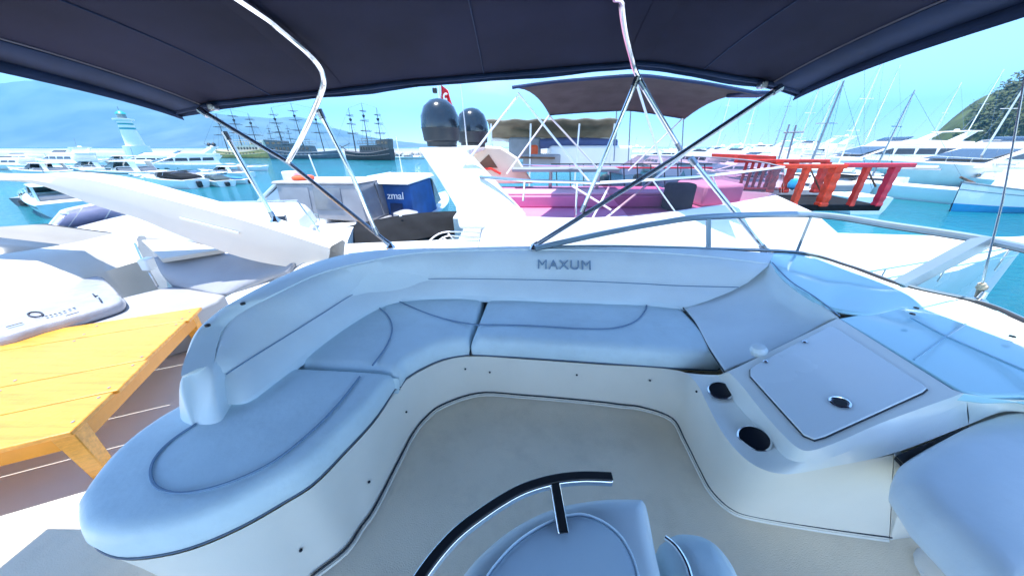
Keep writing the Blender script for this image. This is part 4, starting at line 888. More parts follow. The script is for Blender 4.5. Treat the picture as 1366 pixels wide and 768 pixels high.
# ------------------------------------------------------------------ tour boat with tan awning beyond
def sect_hull(L, B, fs, fb, draft=.5, rake=.10, n=14, full=2.3, tumble=.9):
    rows = []
    for i in range(n + 1):
        t = i / n; x = (t - .5) * L; hb = B / 2 * max(.015, 1 - max(0, (t - .4) / .6) ** full) * (.9 + .1 * min(1, t * 4)); z = fs + (fb - fs) * t ** 2
        r = rake * L * max(0, (t - .55) / .45) ** 2
        P = [(-r, 0, -draft), (-r * .8, hb * .62, -draft * .5), (-r * .45, hb * .86, z * .3), (0, hb, z), (0, hb * .93, z + .02)]
        rows.append([Vector((x + a, b, c)) for a, b, c in P] + [Vector((x, 0, z + .05))] + [Vector((x + a, -b, c)) for a, b, c in reversed(P[1:])])
    return rows
def add_hull(t, L, B, fs, fb, m, stripe=None, deck=None, **k):
    rows = sect_hull(L, B, fs, fb, **k); mb = MB(); mb.grid(rows, True); n = len(rows[0]); mb.f.append(tuple(range(n - 1, -1, -1))); mb.build('hull', m, t, smooth=40)
    if stripe:
        for s in (1, 3 - 4):
            top, bot = [], []
            for r in rows:
                a, b = (r[2], r[3]) if s == 1 else (r[-2], r[-3]); d = Vector((0, .02 * s, 0)); top.append(a.lerp(b, .80) + d); bot.append(a.lerp(b, .62) + d)
            m2 = MB(); m2.grid([bot, top]); m2.build('hull_stripe', stripe, t, smooth=60)
    if deck:
        m2 = MB(); m2.grid([[r[4] + Vector((0, 0, .015)) for r in rows[:-1]], [r[5] + Vector((0, 0, .015)) for r in rows[:-1]], [r[-4] + Vector((0, 0, .015)) for r in rows[:-1]]]); m2.build('deck', deck, t, smooth=60)
    return rows
def side_box(t, name, prof, wb, wt, m, bevel=.05):
    """cabin from a side outline (x, z), narrower at the top"""
    z0, z1 = min(z for x, z in prof), max(z for x, z in prof)
    wz = lambda z: wb + (wt - wb) * (z - z0) / max(.01, z1 - z0)
    a = [Vector((x, wz(z), z)) for x, z in prof]; b = [Vector((x, -wz(z), z)) for x, z in prof]; n = len(prof)
    mb = MB(); mb.add(a + b, [tuple(range(n)), tuple(range(2 * n - 1, n - 1, -1))] + [(i, n + i, n + (i + 1) % n, (i + 1) % n) for i in range(n)])
    o = mb.build(name, m, t, bevel=bevel, seg=2); return o, wz
def side_win(par, wz, quad, m=None, name='window'):
    for s in (1, -1):
        a = [Vector((x, s * (wz(z) - .03), z)) for x, z in quad]
        MB().prism(a, (0, s * .05, 0)).build(name, m or DARKG, par)
def rail(t, pts, h, r=.018, m=STEEL, name='rail', posts=1):
    up = [Vector(p) + Vector((0, 0, h)) for p in pts]; MB().tube(up, r, 5).build(name, m, t)
    for i in range(0, len(pts), posts): MB().tube([pts[i], up[i]], r * .9, 5).build('rail_post', m, t)

def fly_yacht(label, x, y, rz, L, sc=1.0, hullm=WHITE, stripe=None, kind='fly', group=None, winm=None, domes=False, radar=True, cat='yacht', covered=None, deckh=None):
    t = thing('yacht', label, cat, (x, y, 0), rz, group); H = L / 12 * sc; B = L * .30
    rows = add_hull(t, L, B, 1.15 * H, 1.75 * H, hullm, stripe, WHITE2)
    z0 = 1.2 * H; w = B * .40
    if kind in ('fly', 'tall'):
        k = 1.0 if kind == 'fly' else 1.25; z1 = z0 + 1.15 * H * k
        cab, wz = side_box(t, 'cabin', [(-.36 * L, z0 - .1), (.27 * L, z0 + .15 * H), (.22 * L, z0 + .45 * H), (.06 * L, z1), (-.40 * L, z1), (-.34 * L, z0 + .5 * H)], w, w * .86, hullm)
        zz = lambda f: z0 + (z1 - z0) * f
        for xa, xb in ((-.30, -.19), (-.18, -.07), (-.06, .05)): side_win(cab, wz, [(xa * L, zz(.48)), (xb * L, zz(.48)), ((xb - .012) * L, zz(.82)), (xa * L, zz(.82))], winm)
        side_win(cab, wz, [(.06 * L, zz(.48)), (.175 * L, zz(.48)), (.07 * L, zz(.82)), (.06 * L, zz(.82))], winm)
        fw = MB().hexa([Vector((.225 * L + .02, w * .8, zz(.46))), Vector((.225 * L + .02, -w * .8, zz(.46))), Vector((.075 * L + .03, -w * .74, zz(.94))), Vector((.075 * L + .03, w * .74, zz(.94)))], [Vector((.225 * L - .05, w * .8, zz(.43))), Vector((.225 * L - .05, -w * .8, zz(.43))), Vector((.075 * L - .05, -w * .74, zz(.90))), Vector((.075 * L - .05, w * .74, zz(.90)))])
        fw.build('windscreen', winm or DARKG, cab)
        for xx in (.02, .12, .2): side_win(t, lambda z: B * .445 * (1 - max(0, (xx + .5 - .4) / .6) ** 2.3) + .02, [(xx * L, .78 * H), ((xx + .045) * L, .82 * H), ((xx + .04) * L, .95 * H), ((xx + .005) * L, .92 * H)], DARKG, 'porthole')
        fb, wf = side_box(t, 'flybridge', [(-.38 * L, z1), (.04 * L, z1), (.0 * L, z1 + .42 * H), (-.05 * L, z1 + .46 * H), (-.38 * L, z1 + .30 * H)], w * .86, w * .80, hullm)
        MB().hexa([Vector((.01 * L, w * .7, z1 + .42 * H)), Vector((.01 * L, -w * .7, z1 + .42 * H)), Vector((-.04 * L, -w * .66, z1 + .72 * H)), Vector((-.04 * L, w * .66, z1 + .72 * H))], [Vector((-.01 * L, w * .7, z1 + .42 * H)), Vector((-.01 * L, -w * .7, z1 + .42 * H)), Vector((-.05 * L, -w * .66, z1 + .72 * H)), Vector((-.05 * L, w * .66, z1 + .72 * H))]).build('fly_screen', SMOKE, fb)
        if radar:
            for s in (1, -1): MB().prism([Vector((-.30 * L, s * w * .8, z1 + .3 * H)), Vector((-.22 * L, s * w * .8, z1 + .3 * H)), Vector((-.33 * L, s * w * .74, z1 + 1.15 * H)), Vector((-.38 * L, s * w * .74, z1 + 1.15 * H))], (0, -s * .12, 0)).build('arch_leg', hullm, t, bevel=.03)
            MB().box((-.355 * L, 0, z1 + 1.16 * H), (.08 * L, w * 1.55, .12)).build('arch_top', hullm, t, bevel=.04)
            MB().lathe([(.28, 0), (.3, .08), (.22, .2)], (-.355 * L, 0, z1 + 1.24 * H), 14).build('radar', WHITE, t)
            MB().tube([(-.36 * L, .5, z1 + 1.2 * H), (-.40 * L, .5, z1 + 2.6 * H)], .02, 5).build('aerial', GREYP, t)
        if domes:
            for s in (1, -1): MB().lathe([(.12, -.25), (.3, -.15), (.3, .15), (.15, .34)], (-.355 * L, s * w * .8, z1 + 1.5 * H), 16).build('dome', DOMEB, t)
        if covered:
            side_box(t, 'fly_cover', [(-.36 * L, z1 + .28 * H), (.0 * L, z1 + .4 * H), (-.06 * L, z1 + .75 * H), (-.2 * L, z1 + .85 * H), (-.34 * L, z1 + .6 * H)], w * .84, w * .5, covered)
    if kind == 'hard':
        z1 = z0 + 1.3 * H
        cab, wz = side_box(t, 'trunk', [(-.05 * L, z0 - .1), (.34 * L, z0 + .2 * H), (.2 * L, z0 + .5 * H), (-.05 * L, z0 + .55 * H)], w, w * .7, hullm)
        side_win(cab, wz, [(.0, z0 + .22 * H), (.2 * L, z0 + .27 * H), (.16 * L, z0 + .42 * H), (.0, z0 + .42 * H)], winm)
        MB().hexa([Vector((.06 * L, w * .9, z0 + .5 * H)), Vector((.06 * L, -w * .9, z0 + .5 * H)), Vector((-.04 * L, -w * .8, z1)), Vector((-.04 * L, w * .8, z1))], [Vector((.04 * L, w * .9, z0 + .5 * H)), Vector((.04 * L, -w * .9, z0 + .5 * H)), Vector((-.06 * L, -w * .8, z1)), Vector((-.06 * L, w * .8, z1))]).build('windscreen', winm or TEALG, t)
        side_box(t, 'hardtop', [(-.30 * L, z1), (.0, z1), (-.03 * L, z1 + .14 * H), (-.28 * L, z1 + .16 * H)], w * .86, w * .8, covered or hullm)
        for s in (1, -1):
            MB().prism([Vector((-.30 * L, s * w * .86, z0)), Vector((-.24 * L, s * w * .86, z0)), Vector((-.20 * L, s * w * .8, z1)), Vector((-.27 * L, s * w * .8, z1))], (0, -s * .1, 0)).build('hardtop_leg', hullm, t, bevel=.02)
            MB().prism([Vector((-.04 * L, s * w * .9, z0 + .5 * H)), Vector((.05 * L, s * w * .9, z0 + .5 * H)), Vector((-.04 * L, s * w * .8, z1)), Vector((-.07 * L, s * w * .8, z1))], (0, -s * .03, 0)).build('side_glass', winm or TEALG, t)
        MB().box((-.18 * L, 0, z0 + .25 * H), (.24 * L, w * 1.5, .5 * H)).build('cockpit_seat', GREYT, t, bevel=.08)
        MB().tube([(-.2 * L, 0, z1 + .1), (-.22 * L, 0, z1 + 1.8 * H)], .02, 5).build('aerial', GREYP, t)
    if kind == 'open':
        cab, wz = side_box(t, 'cuddy', [(-.02 * L, z0 - .1), (.38 * L, z0 + .15 * H), (.16 * L, z0 + .42 * H), (-.02 * L, z0 + .46 * H)], w, w * .6, hullm)
        MB().hexa([Vector((.07 * L, w * .85, z0 + .42 * H)), Vector((.07 * L, -w * .85, z0 + .42 * H)), Vector((-.02 * L, -w * .8, z0 + .95 * H)), Vector((-.02 * L, w * .8, z0 + .95 * H))], [Vector((.06 * L, w * .85, z0 + .42 * H)), Vector((.06 * L, -w * .85, z0 + .42 * H)), Vector((-.03 * L, -w * .8, z0 + .95 * H)), Vector((-.03 * L, w * .8, z0 + .95 * H))]).build('windscreen', winm or SMOKE, t)
        cv, _ = side_box(t, 'canvas_cover', [(-.44 * L, z0 + .1), (.0, z0 + .3 * H), (-.03 * L, z0 + .98 * H), (-.14 * L, z0 + 1.02 * H), (-.42 * L, z0 + .45 * H)], w * .98, w * .75, covered or BLACKC)
        for k in range(2): MB().tube(spline([Vector((-.1 * L - k * .12 * L, w * .9, z0 + .3 * H)), Vector((-.13 * L - k * .1 * L, w * .6, z0 + (1.1 - k * .25) * H)), Vector((-.13 * L - k * .1 * L, -w * .6, z0 + (1.1 - k * .25) * H)), Vector((-.1 * L - k * .12 * L, -w * .9, z0 + .3 * H))], 14), .025, 6).build('bow_tube', STEEL, t)
        MB().box((-.5 * L - .15, 0, .55 * H), (.35, .45, .9 * H)).build('outboard', RUBBER, t, bevel=.1)
    pts = [r[3] for r in rows[6:-1]]; rail(t, pts, .45 * H, .02); pts = [r[-3] for r in rows[6:-1]]; rail(t, pts, .45 * H, .02)
    return t
TBt = thing('tour_boat', 'white boat with tan scalloped awning and rolled blue cover behind the pink flybridge', 'boat', (3.5, 12, 0))
add_hull(TBt, 11, 4.0, 2.0, 2.4, WHITE2, deck=WHITE2)
def tb(mb): mb.v = [p - Vector((3.5, 12, 0)) for p in mb.v]; return mb
a0, a1 = Y(648, 160, 11.2), Y(828, 158, 11.2); c0, c1 = Y(655, 184, 13.2), Y(822, 184, 13.2)
rows = []
for k in range(9):
    f = k / 8; L_ = a0.lerp(c0, f); R_ = a1.lerp(c1, f); rows.append([L_.lerp(R_, i / 40) + Vector((0, 0, .18 * (1 - (2 * f - 1) ** 2) + .02 * math.sin(i * .9))) for i in range(41)])
mb = MB(); mb.grid(rows); AW = tb(mb).build('awning', TANC, TBt, smooth=180, solid=.015)
mb = MB(); top = [p for p in rows[-1]]; mb.grid([top, [p - Vector((0, 0, .10 + .05 * abs(math.sin(i * .8)))) for i, p in enumerate(top)]]); tb(mb).build('scalloped_edge', WHITE2, AW, solid=.01)
mb = MB(); top = [p for p in rows[0]]; mb.grid([top, [p - Vector((0, 0, .05 + .02 * abs(math.sin(i * .8)))) for i, p in enumerate(top)]]); tb(mb).build('scalloped_edge', TANC, AW, solid=.01)
for u in (655, 708, 773, 820): tb(MB().tube([Y(u, 165, 11.3), Vector((Y(u, 165, 11.3).x, 11.3, 2.2))], .03, 6)).build('awning_pole', WHITE, TBt)
tb(MB().box(Y(700, 198, 12.6), (1.2, .5, .75))).build('dark_seat', GREYP, TBt, bevel=.08)
pb = Y(772, 192, 12.4); tb(MB().tube([pb - Vector((1.45, 0, 0)), pb - Vector((.7, 0, -.04)), pb + Vector((.5, 0, .03)), pb + Vector((1.4, 0, -.02))], .17, 12)).build('rolled_cover', mat('faded_blue_canvas', (.09, .12, .26), .7), TBt)
tb(MB().box(Y(784, 209, 12.4), (3.0, 1.0, .75))).build('cabin_block', WHITE, TBt, bevel=.1, seg=3)
tb(MB().box(Y(712, 202, 12.0), (.3, .25, .42))).build('life_vest', BUOY, TBt, bevel=.08)
tb(MB().box(Y(722, 216, 11.6), (1.3, .5, .5))).build('deck_box', GREYT, TBt, bevel=.05)
tb(MB().bar(Y(690, 210, 11.3), Y(740, 211, 11.3), .1, .06)).build('bench_edge', BROWN, TBt)
tb(MB().tube([Y(u, 219, 10.6) for u in (735, 790, 845, 900, 950)], .022, 6)).build('black_rail', RUBBER, TBt)
for u in range(742, 950, 18): tb(MB().tube([Y(u, 219, 10.6), Y(u + 1, 252, 10.6)], .018, 5)).build('rail_post', RUBBER, TBt)
tb(MB().tube([Y(u, 224, 10.9) for u in (820, 880, 950)], .03, 6)).build('red_rail', MAGENTA, TBt)
for u in (806, 850, 868): tb(MB().box(Y(u, 242, 11.0), (.3, .3, .5))).build('fender', TEALF, TBt, bevel=.1)
for u, t_, b_ in ((842, 135, 215), (823, 140, 215), (912, 158, 230)): tb(MB().tube([Y(u, t_, 11.5), Y(u - 4, b_, 11.5)], .02, 5)).build('aerial', GREYP, TBt)

# ------------------------------------------------------------------ boats moored to the left
def W(u, v): return D(u, v, CAM_Z)
# white boat with grey canopy
GB = thing('cuddy_boat', 'white boat with grey canvas wheelhouse and orange lifebuoy on its roof', 'boat', (-8.3, 13.4, 0), R(180 - 10))
add_hull(GB, 11.5, 3.4, 1.25, 1.75, WHITE, stripe=PBLUE, deck=WHITE)
cab, wz = side_box(GB, 'cabin', [(-1.0, 1.25), (3.4, 1.5), (1.7, 2.0), (-1.0, 2.05)], 1.25, .95, WHITE, .08)
MB().hexa([Vector((2.3, 1.0, 1.95)), Vector((2.3, -1.0, 1.95)), Vector((1.0, -.9, 2.85)), Vector((1.0, .9, 2.85))], [Vector((2.2, 1.0, 1.95)), Vector((2.2, -1.0, 1.95)), Vector((.9, -.9, 2.85)), Vector((.9, .9, 2.85))]).build('windscreen', mat('lilac_glass', (.42, .47, .55), .1, coat=.3), GB)
for s in (1, -1): MB().bar((2.3, s * 1.02, 1.98), (1.0, s * .93, 2.86), .12, .10).build('screen_pillar', WHITE, GB, bevel=.02)
for s in (1, -1): MB().prism([Vector((.95, s * 1.02, 1.98)), Vector((2.1, s * 1.02, 1.98)), Vector((.95, s * .92, 2.75))], (0, -s * .03, 0)).build('side_glass', bpy.data.materials['lilac_glass'], GB)
side_box(GB, 'canopy', [(.95, 1.6), (.95, 2.86), (-2.6, 2.92), (-2.9, 1.5)], 1.15, 1.02, GREYT, .06)
side_box(GB, 'canopy_roof', [(1.15, 2.86), (1.05, 2.96), (-2.5, 3.02), (-2.65, 2.92)], 1.08, 1.02, mat('canopy_top', (.42, .38, .37), .7), .03)
for s in (1, -1):
    for xa, xb in ((.7, -.5), (-.7, -1.9)): MB().prism([Vector((xa, s * 1.11, 1.95)), Vector((xb, s * 1.11, 1.95)), Vector((xb, s * 1.03, 2.75)), Vector((xa, s * 1.03, 2.75))], (0, s * .03, 0)).build('canopy_window', CLEARP if xa < 0 else GREYT, GB)
for ya_, yb_ in ((.95, .06), (-.06, -.95)): MB().prism([Vector((-2.88, ya_, 1.6)), Vector((-2.88, yb_, 1.6)), Vector((-2.66, yb_, 2.85)), Vector((-2.66, ya_, 2.85))], (-.03, 0, 0)).build('canopy_window', CLEARP, GB)
MB().tube([(.1 + .32 * math.cos(k * .4), .5 + .32 * math.sin(k * .4), 3.06) for k in range(16)], .085, 8, closed=True).build('lifebuoy', BUOY, GB)
MB().box((.75, .3, 3.12), (.6, .5, .35)).build('roof_locker', WHITE, GB, bevel=.06)
MB().tube([(.3, -.5, 3.0), (.45, -.5, 3.9)], .03, 6).build('mast', WHITE, GB)
MB().lathe([(.5, 1.52), (.5, 1.7), (.2, 1.8)], (-3.9, 0, 0), 14).build('motor_cover', LILAC, GB)
for x in (3.2, 1.2, -.8): MB().lathe([(.03, -.5), (.13, -.4), (.13, .3), (.05, .42)], (x, 1.62, .95), 10).build('fender', TEALF, GB); 
rail(GB, [(x, 1.45 - max(0, x - 1) * .12, 1.35 + .03 * x) for x in (-1, 0, 1, 2, 3, 4, 5)], .5, .018)
# blue canvas boat
BB = thing('blue_canvas_boat', 'boat with bright blue canvas enclosure and white roof lettered in white', 'boat', (-5.0, 15.8, 0), R(80))
add_hull(BB, 8.5, 2.9, 1.2, 1.6, PBLUE, deck=WHITE)
side_box(BB, 'enclosure', [(-2.6, 1.2), (-2.4, 2.75), (-.2, 2.85), (.0, 1.3)], 1.22, 1.08, BLUEC, .05)
MB().prism([Vector((-2.64, .15, 1.4)), Vector((-2.64, 1.18, 1.4)), Vector((-2.45, 1.08, 2.65)), Vector((-2.45, .15, 2.65))], (-.02, 0, 0)).build('blue_panel', BLUEL, BB)
MB().prism([Vector((-2.65, -.75, 1.35)), Vector((-2.65, -.2, 1.35)), Vector((-2.54, -.2, 2.0)), Vector((-2.54, -.75, 2.0))], (-.02, 0, 0)).build('door_flap', NAVYT, BB)
Mx = Matrix.Translation((-2.53, -.48, 2.3)) @ Matrix.Rotation(R(-90), 4, 'Z') @ Matrix.Rotation(R(82), 4, 'X')
text_obj('zmal', .42, Mx, 'lettering', FLAGW, BB, .01, 1.0)
side_box(BB, 'roof', [(-2.7, 2.78), (.2, 2.88), (.0, 3.05), (-2.5, 2.98)], 1.25, 1.1, WHITE, .05)
MB().hexa([Vector((1.2, .9, 1.6)), Vector((1.2, -.9, 1.6)), Vector((.1, -1.0, 2.8)), Vector((.1, 1.0, 2.8))], [Vector((1.1, .9, 1.6)), Vector((1.1, -.9, 1.6)), Vector((.0, -1.0, 2.8)), Vector((.0, 1.0, 2.8))]).build('windscreen', TEALG, BB)
for s in (1, -1): MB().prism([Vector((.02, s * 1.12, 1.5)), Vector((1.15, s * .98, 1.6)), Vector((.1, s * 1.05, 2.78))], (0, -s * .03, 0)).build('side_glass', CLEARP, BB)
for s in (1, -1): MB().tube([(-2.2, s * .9, 3.03), (-.3, s * .9, 3.06)], .03, 6).build('roof_rail', WHITE, BB)
MB().box((-3.0, .2, 1.35), (.8, .9, .3)).build('bathing_platform', LILAC, BB, bevel=.05); MB().tube([(-.8, 0, 3.0), (-.9, 0, 4.6)], .02, 6).build('aerial', WHITE, BB)
# black covered speedboat
SP = thing('covered_speedboat', 'low boat under a taut black canvas cover between the blue boat and the pink yacht', 'boat', (-3.9, 11.0, 0), R(30))
add_hull(SP, 7.0, 2.4, 1.25, 1.5, WHITE)
rows = []
for r in sect_hull(7.0, 2.4, 1.25, 1.5):
    a, b, c = r[3], r[5], r[-3]; hgt = .55 * max(0, math.sin((a.x + 3.5) / 7 * math.pi)) ** .7
    rows.append([a + Vector((0, .03, -.22)), a + Vector((0, .04, .02)), a.lerp(b, .5) + Vector((0, 0, hgt * .62 + .05)), b + Vector((0, 0, hgt + .05)), c.lerp(b, .5) + Vector((0, 0, hgt * .62 + .05)), c + Vector((0, -.04, .02)), c + Vector((0, -.03, -.22))])
mb = MB(); mb.grid(rows); mb.build('canvas_cover', BLACKC, SP, smooth=50, solid=.015)
MB().lathe([(.05, 0), (.05, .03), (.02, .05)], (-.2, -.3, 1.98), 10).build('cover_snap', WHITE, SP)
MB().tube([(1.6, -1.0, 1.5), (1.65, -1.05, 2.4), (2.6, -.7, 2.45), (2.6, -.6, 1.5)], .025, 6).build('bow_rail', WHITE, SP)
# near left: white boat with spray hood, boat with tan cover
LB = thing('spray_hood_boat', 'white rounded boat with lilac tinted windscreen below the radar arch', 'boat', (-9.2, 8.2, 0), R(200))
add_hull(LB, 8.5, 3.0, 1.7, 2.0, WHITE, deck=WHITE)
side_box(LB, 'coachroof', [(-3.2, 1.7), (2.8, 2.0), (1.6, 2.45), (-.6, 2.75), (-3.0, 2.6)], 1.35, .9, WHITE, .3)
w3 = [[Vector((1.9 + .3 * f + (-.75 * g), math.sin(q) * (1.25 - .2 * g), 2.1 + .75 * g)) + Vector((.5 * math.cos(q), 0, 0)) for q in [(-1.45 + 2.9 * k / 14) for k in range(15)]] for f, g in ((0, 0), (0, .5), (0, 1))]
mb = MB(); mb.grid(w3); mb.build('windscreen', mat('violet_screen', (.36, .36, .50), .1, coat=.3), LB, solid=.02); MB().tube(w3[2], .03, 6).build('screen_frame', WHITE, LB)
for k in (3, 7, 11): MB().tube([w3[0][k], w3[2][k]], .03, 6).build('screen_post', WHITE, LB)
side_box(LB, 'window', [(-2.9, 2.1), (-1.2, 2.2), (-1.3, 2.52), (-2.85, 2.5)], 1.24, 1.08, DARKG, .02)
MB().tube([(-3.6, 1.2, 2.0), (-3.3, 1.25, 2.9), (-1.4, 1.2, 2.95)], .03, 6).build('grab_bar', STEEL, LB)
LC = thing('tan_covered_boat', 'boat under a beige canvas hood with a grey window at the left edge', 'boat', (-8.6, 5.1, 0), R(25))
add_hull(LC, 7.5, 2.3, 1.9, 2.1, WHITE, deck=WHITE)
rows = []
for k in range(9):
    x = -3.0 + k * .62; hh_ = 1.0 * math.sin(min(1, (k + 1.2) / 4) * math.pi / 2) * (1 if k < 6 else 1 - (k - 5) * .22)
    rows.append([Vector((x, 1.12 * math.cos(q), 1.95 + hh_ * max(0, math.sin(q)) ** .7)) for q in [math.pi * j / 14 for j in range(15)]])
mb = MB(); mb.grid(rows); HD = mb.build('canvas_hood', mat('beige_canvas', (.25, .235, .21), .75, bump=.2, bscale=50), LC, smooth=60, solid=.02)
mb = MB(); mb.grid([[p + (p - Vector((p.x, 0, 1.95))).normalized() * .02 for p in r[9:13]] for r in rows[2:7]]); mb.build('hood_window', mat('grey_vinyl_window', (.09, .11, .13), .2, coat=.3), LC, solid=.012)
mb = MB(); mb.grid([[p + (p - Vector((p.x, 0, 1.95))).normalized() * .02 for p in r[2:6]] for r in rows[2:7]]); mb.build('hood_window', bpy.data.materials['grey_vinyl_window'], LC, solid=.012)
# motor yachts and small craft of the left basin
p = W(45, 284); fly_yacht('pale blue and white motorboat with dark outboards seen under the radar arch', p.x, p.y + 1.5, R(150), 9.5, .9, PBLUE, GREYHULL, 'hard', cat='motorboat')
p = W(5, 280); fly_yacht('small speedboat under dark cover at the far left beneath the arch', p.x - 1, p.y + 5, R(100), 7, .9, GREYHULL, None, 'open', cat='speedboat')
g1 = 'boats moored in the left basin'
p = W(140, 244); fly_yacht('white motor cruiser with teal windows and hardtop behind the arch', p.x - 2, p.y + 4, R(185), 12, .95, WHITE, GREYHULL, 'hard', g1, TEALG, cat='motorboat')
p = W(205, 252); fly_yacht('white sport boat with black canvas over its stern, right of the hardtop cruiser', p.x, p.y + 2, R(165), 9, 1.0, WHITE, None, 'open', g1, cat='speedboat')
p = W(238, 252); fly_yacht('smaller speedboat with dark cover, nearest the open water', p.x + .5, p.y + 4, R(150), 7, .9, WHITE, PBLUE, 'open', g1, covered=mat('green_black_canvas', (.02, .045, .05), .7), cat='speedboat')
p = W(282, 247); fly_yacht('small white open boat lying alone on turquoise water by the blue cover', p.x, p.y + 1, R(195), 6.5, .8, WHITE, PBLUE, 'open', g1, covered=BLUEL, cat='speedboat')
p = W(95, 226); fly_yacht('tall white flybridge yacht left of the lighthouse foot', p.x, p.y, R(172), 15, .92, WHITE, None, 'fly', g1, None, False)
p = W(200, 226); fly_yacht('white flybridge yacht under a white fly cover right of the lighthouse', p.x, p.y, R(200), 13, .92, WHITE, None, 'fly', g1, None, False, False, covered=WHITE)
p = W(246, 232); fly_yacht('white flybridge yacht with two black domes on its arch', p.x, p.y, R(235), 14, 1.0, WHITE, None, 'fly', g1, None, True)
p = W(30, 219); fly_yacht('distant low white yacht at far left before the breakwater', p.x, p.y, R(178), 15, .7, WHITE, None, 'fly', g1, radar=False)
p = W(-40, 219); fly_yacht('white yacht leaving the frame at far left', p.x, p.y, R(10), 15, .8, WHITE, None, 'fly', g1)
p = W(150, 220); fly_yacht('white cruiser moored directly at the lighthouse base', p.x + 2, p.y, R(184), 13, .75, WHITE2, None, 'hard', g1)

for u, v, dx, L, sc, rz, kd, cv, cat, lb in (
 (170, 240, 0, 9, .9, 190, 'hard', None, 'motorboat', 'small white hardtop motorboat between the cruiser and the sport boat'),
 (262, 241, 0, 8, .9, 12, 'open', BLACKC, 'speedboat', 'white speedboat with black cover pointing right, below the domed yacht'),
 (300, 236, 0, 9, .8, 170, 'hard', None, 'motorboat', 'white motorboat moored below the yellow ship'),
 (222, 243, 0, 8, .9, 185, 'open', GREYT, 'speedboat', 'white speedboat under a light grey cover'),
 (60, 236, 0, 11, .85, 175, 'hard', None, 'motorboat', 'white motorboat low behind the arch at far left'),
 (15, 226, 0, 12, .8, 182, 'fly', None, 'yacht', 'white flybridge yacht tucked behind the arch at far left'),
 (120, 232, 0, 11, .85, 188, 'hard', TEALG, 'motorboat', 'white cruiser with teal top just left of the lighthouse'),
 (330, 228, 0, 8, .8, 10, 'open', WHITE, 'speedboat', 'white launch under white cover near the slate grey ship')):
    p = W(u, v); fly_yacht(lb, p.x, p.y, R(rz), L, sc, WHITE, random.choice((None, GREYHULL, PBLUE)), kd, g1, random.choice((DARKG, TEALG)), covered=cv, cat=cat, radar=False)

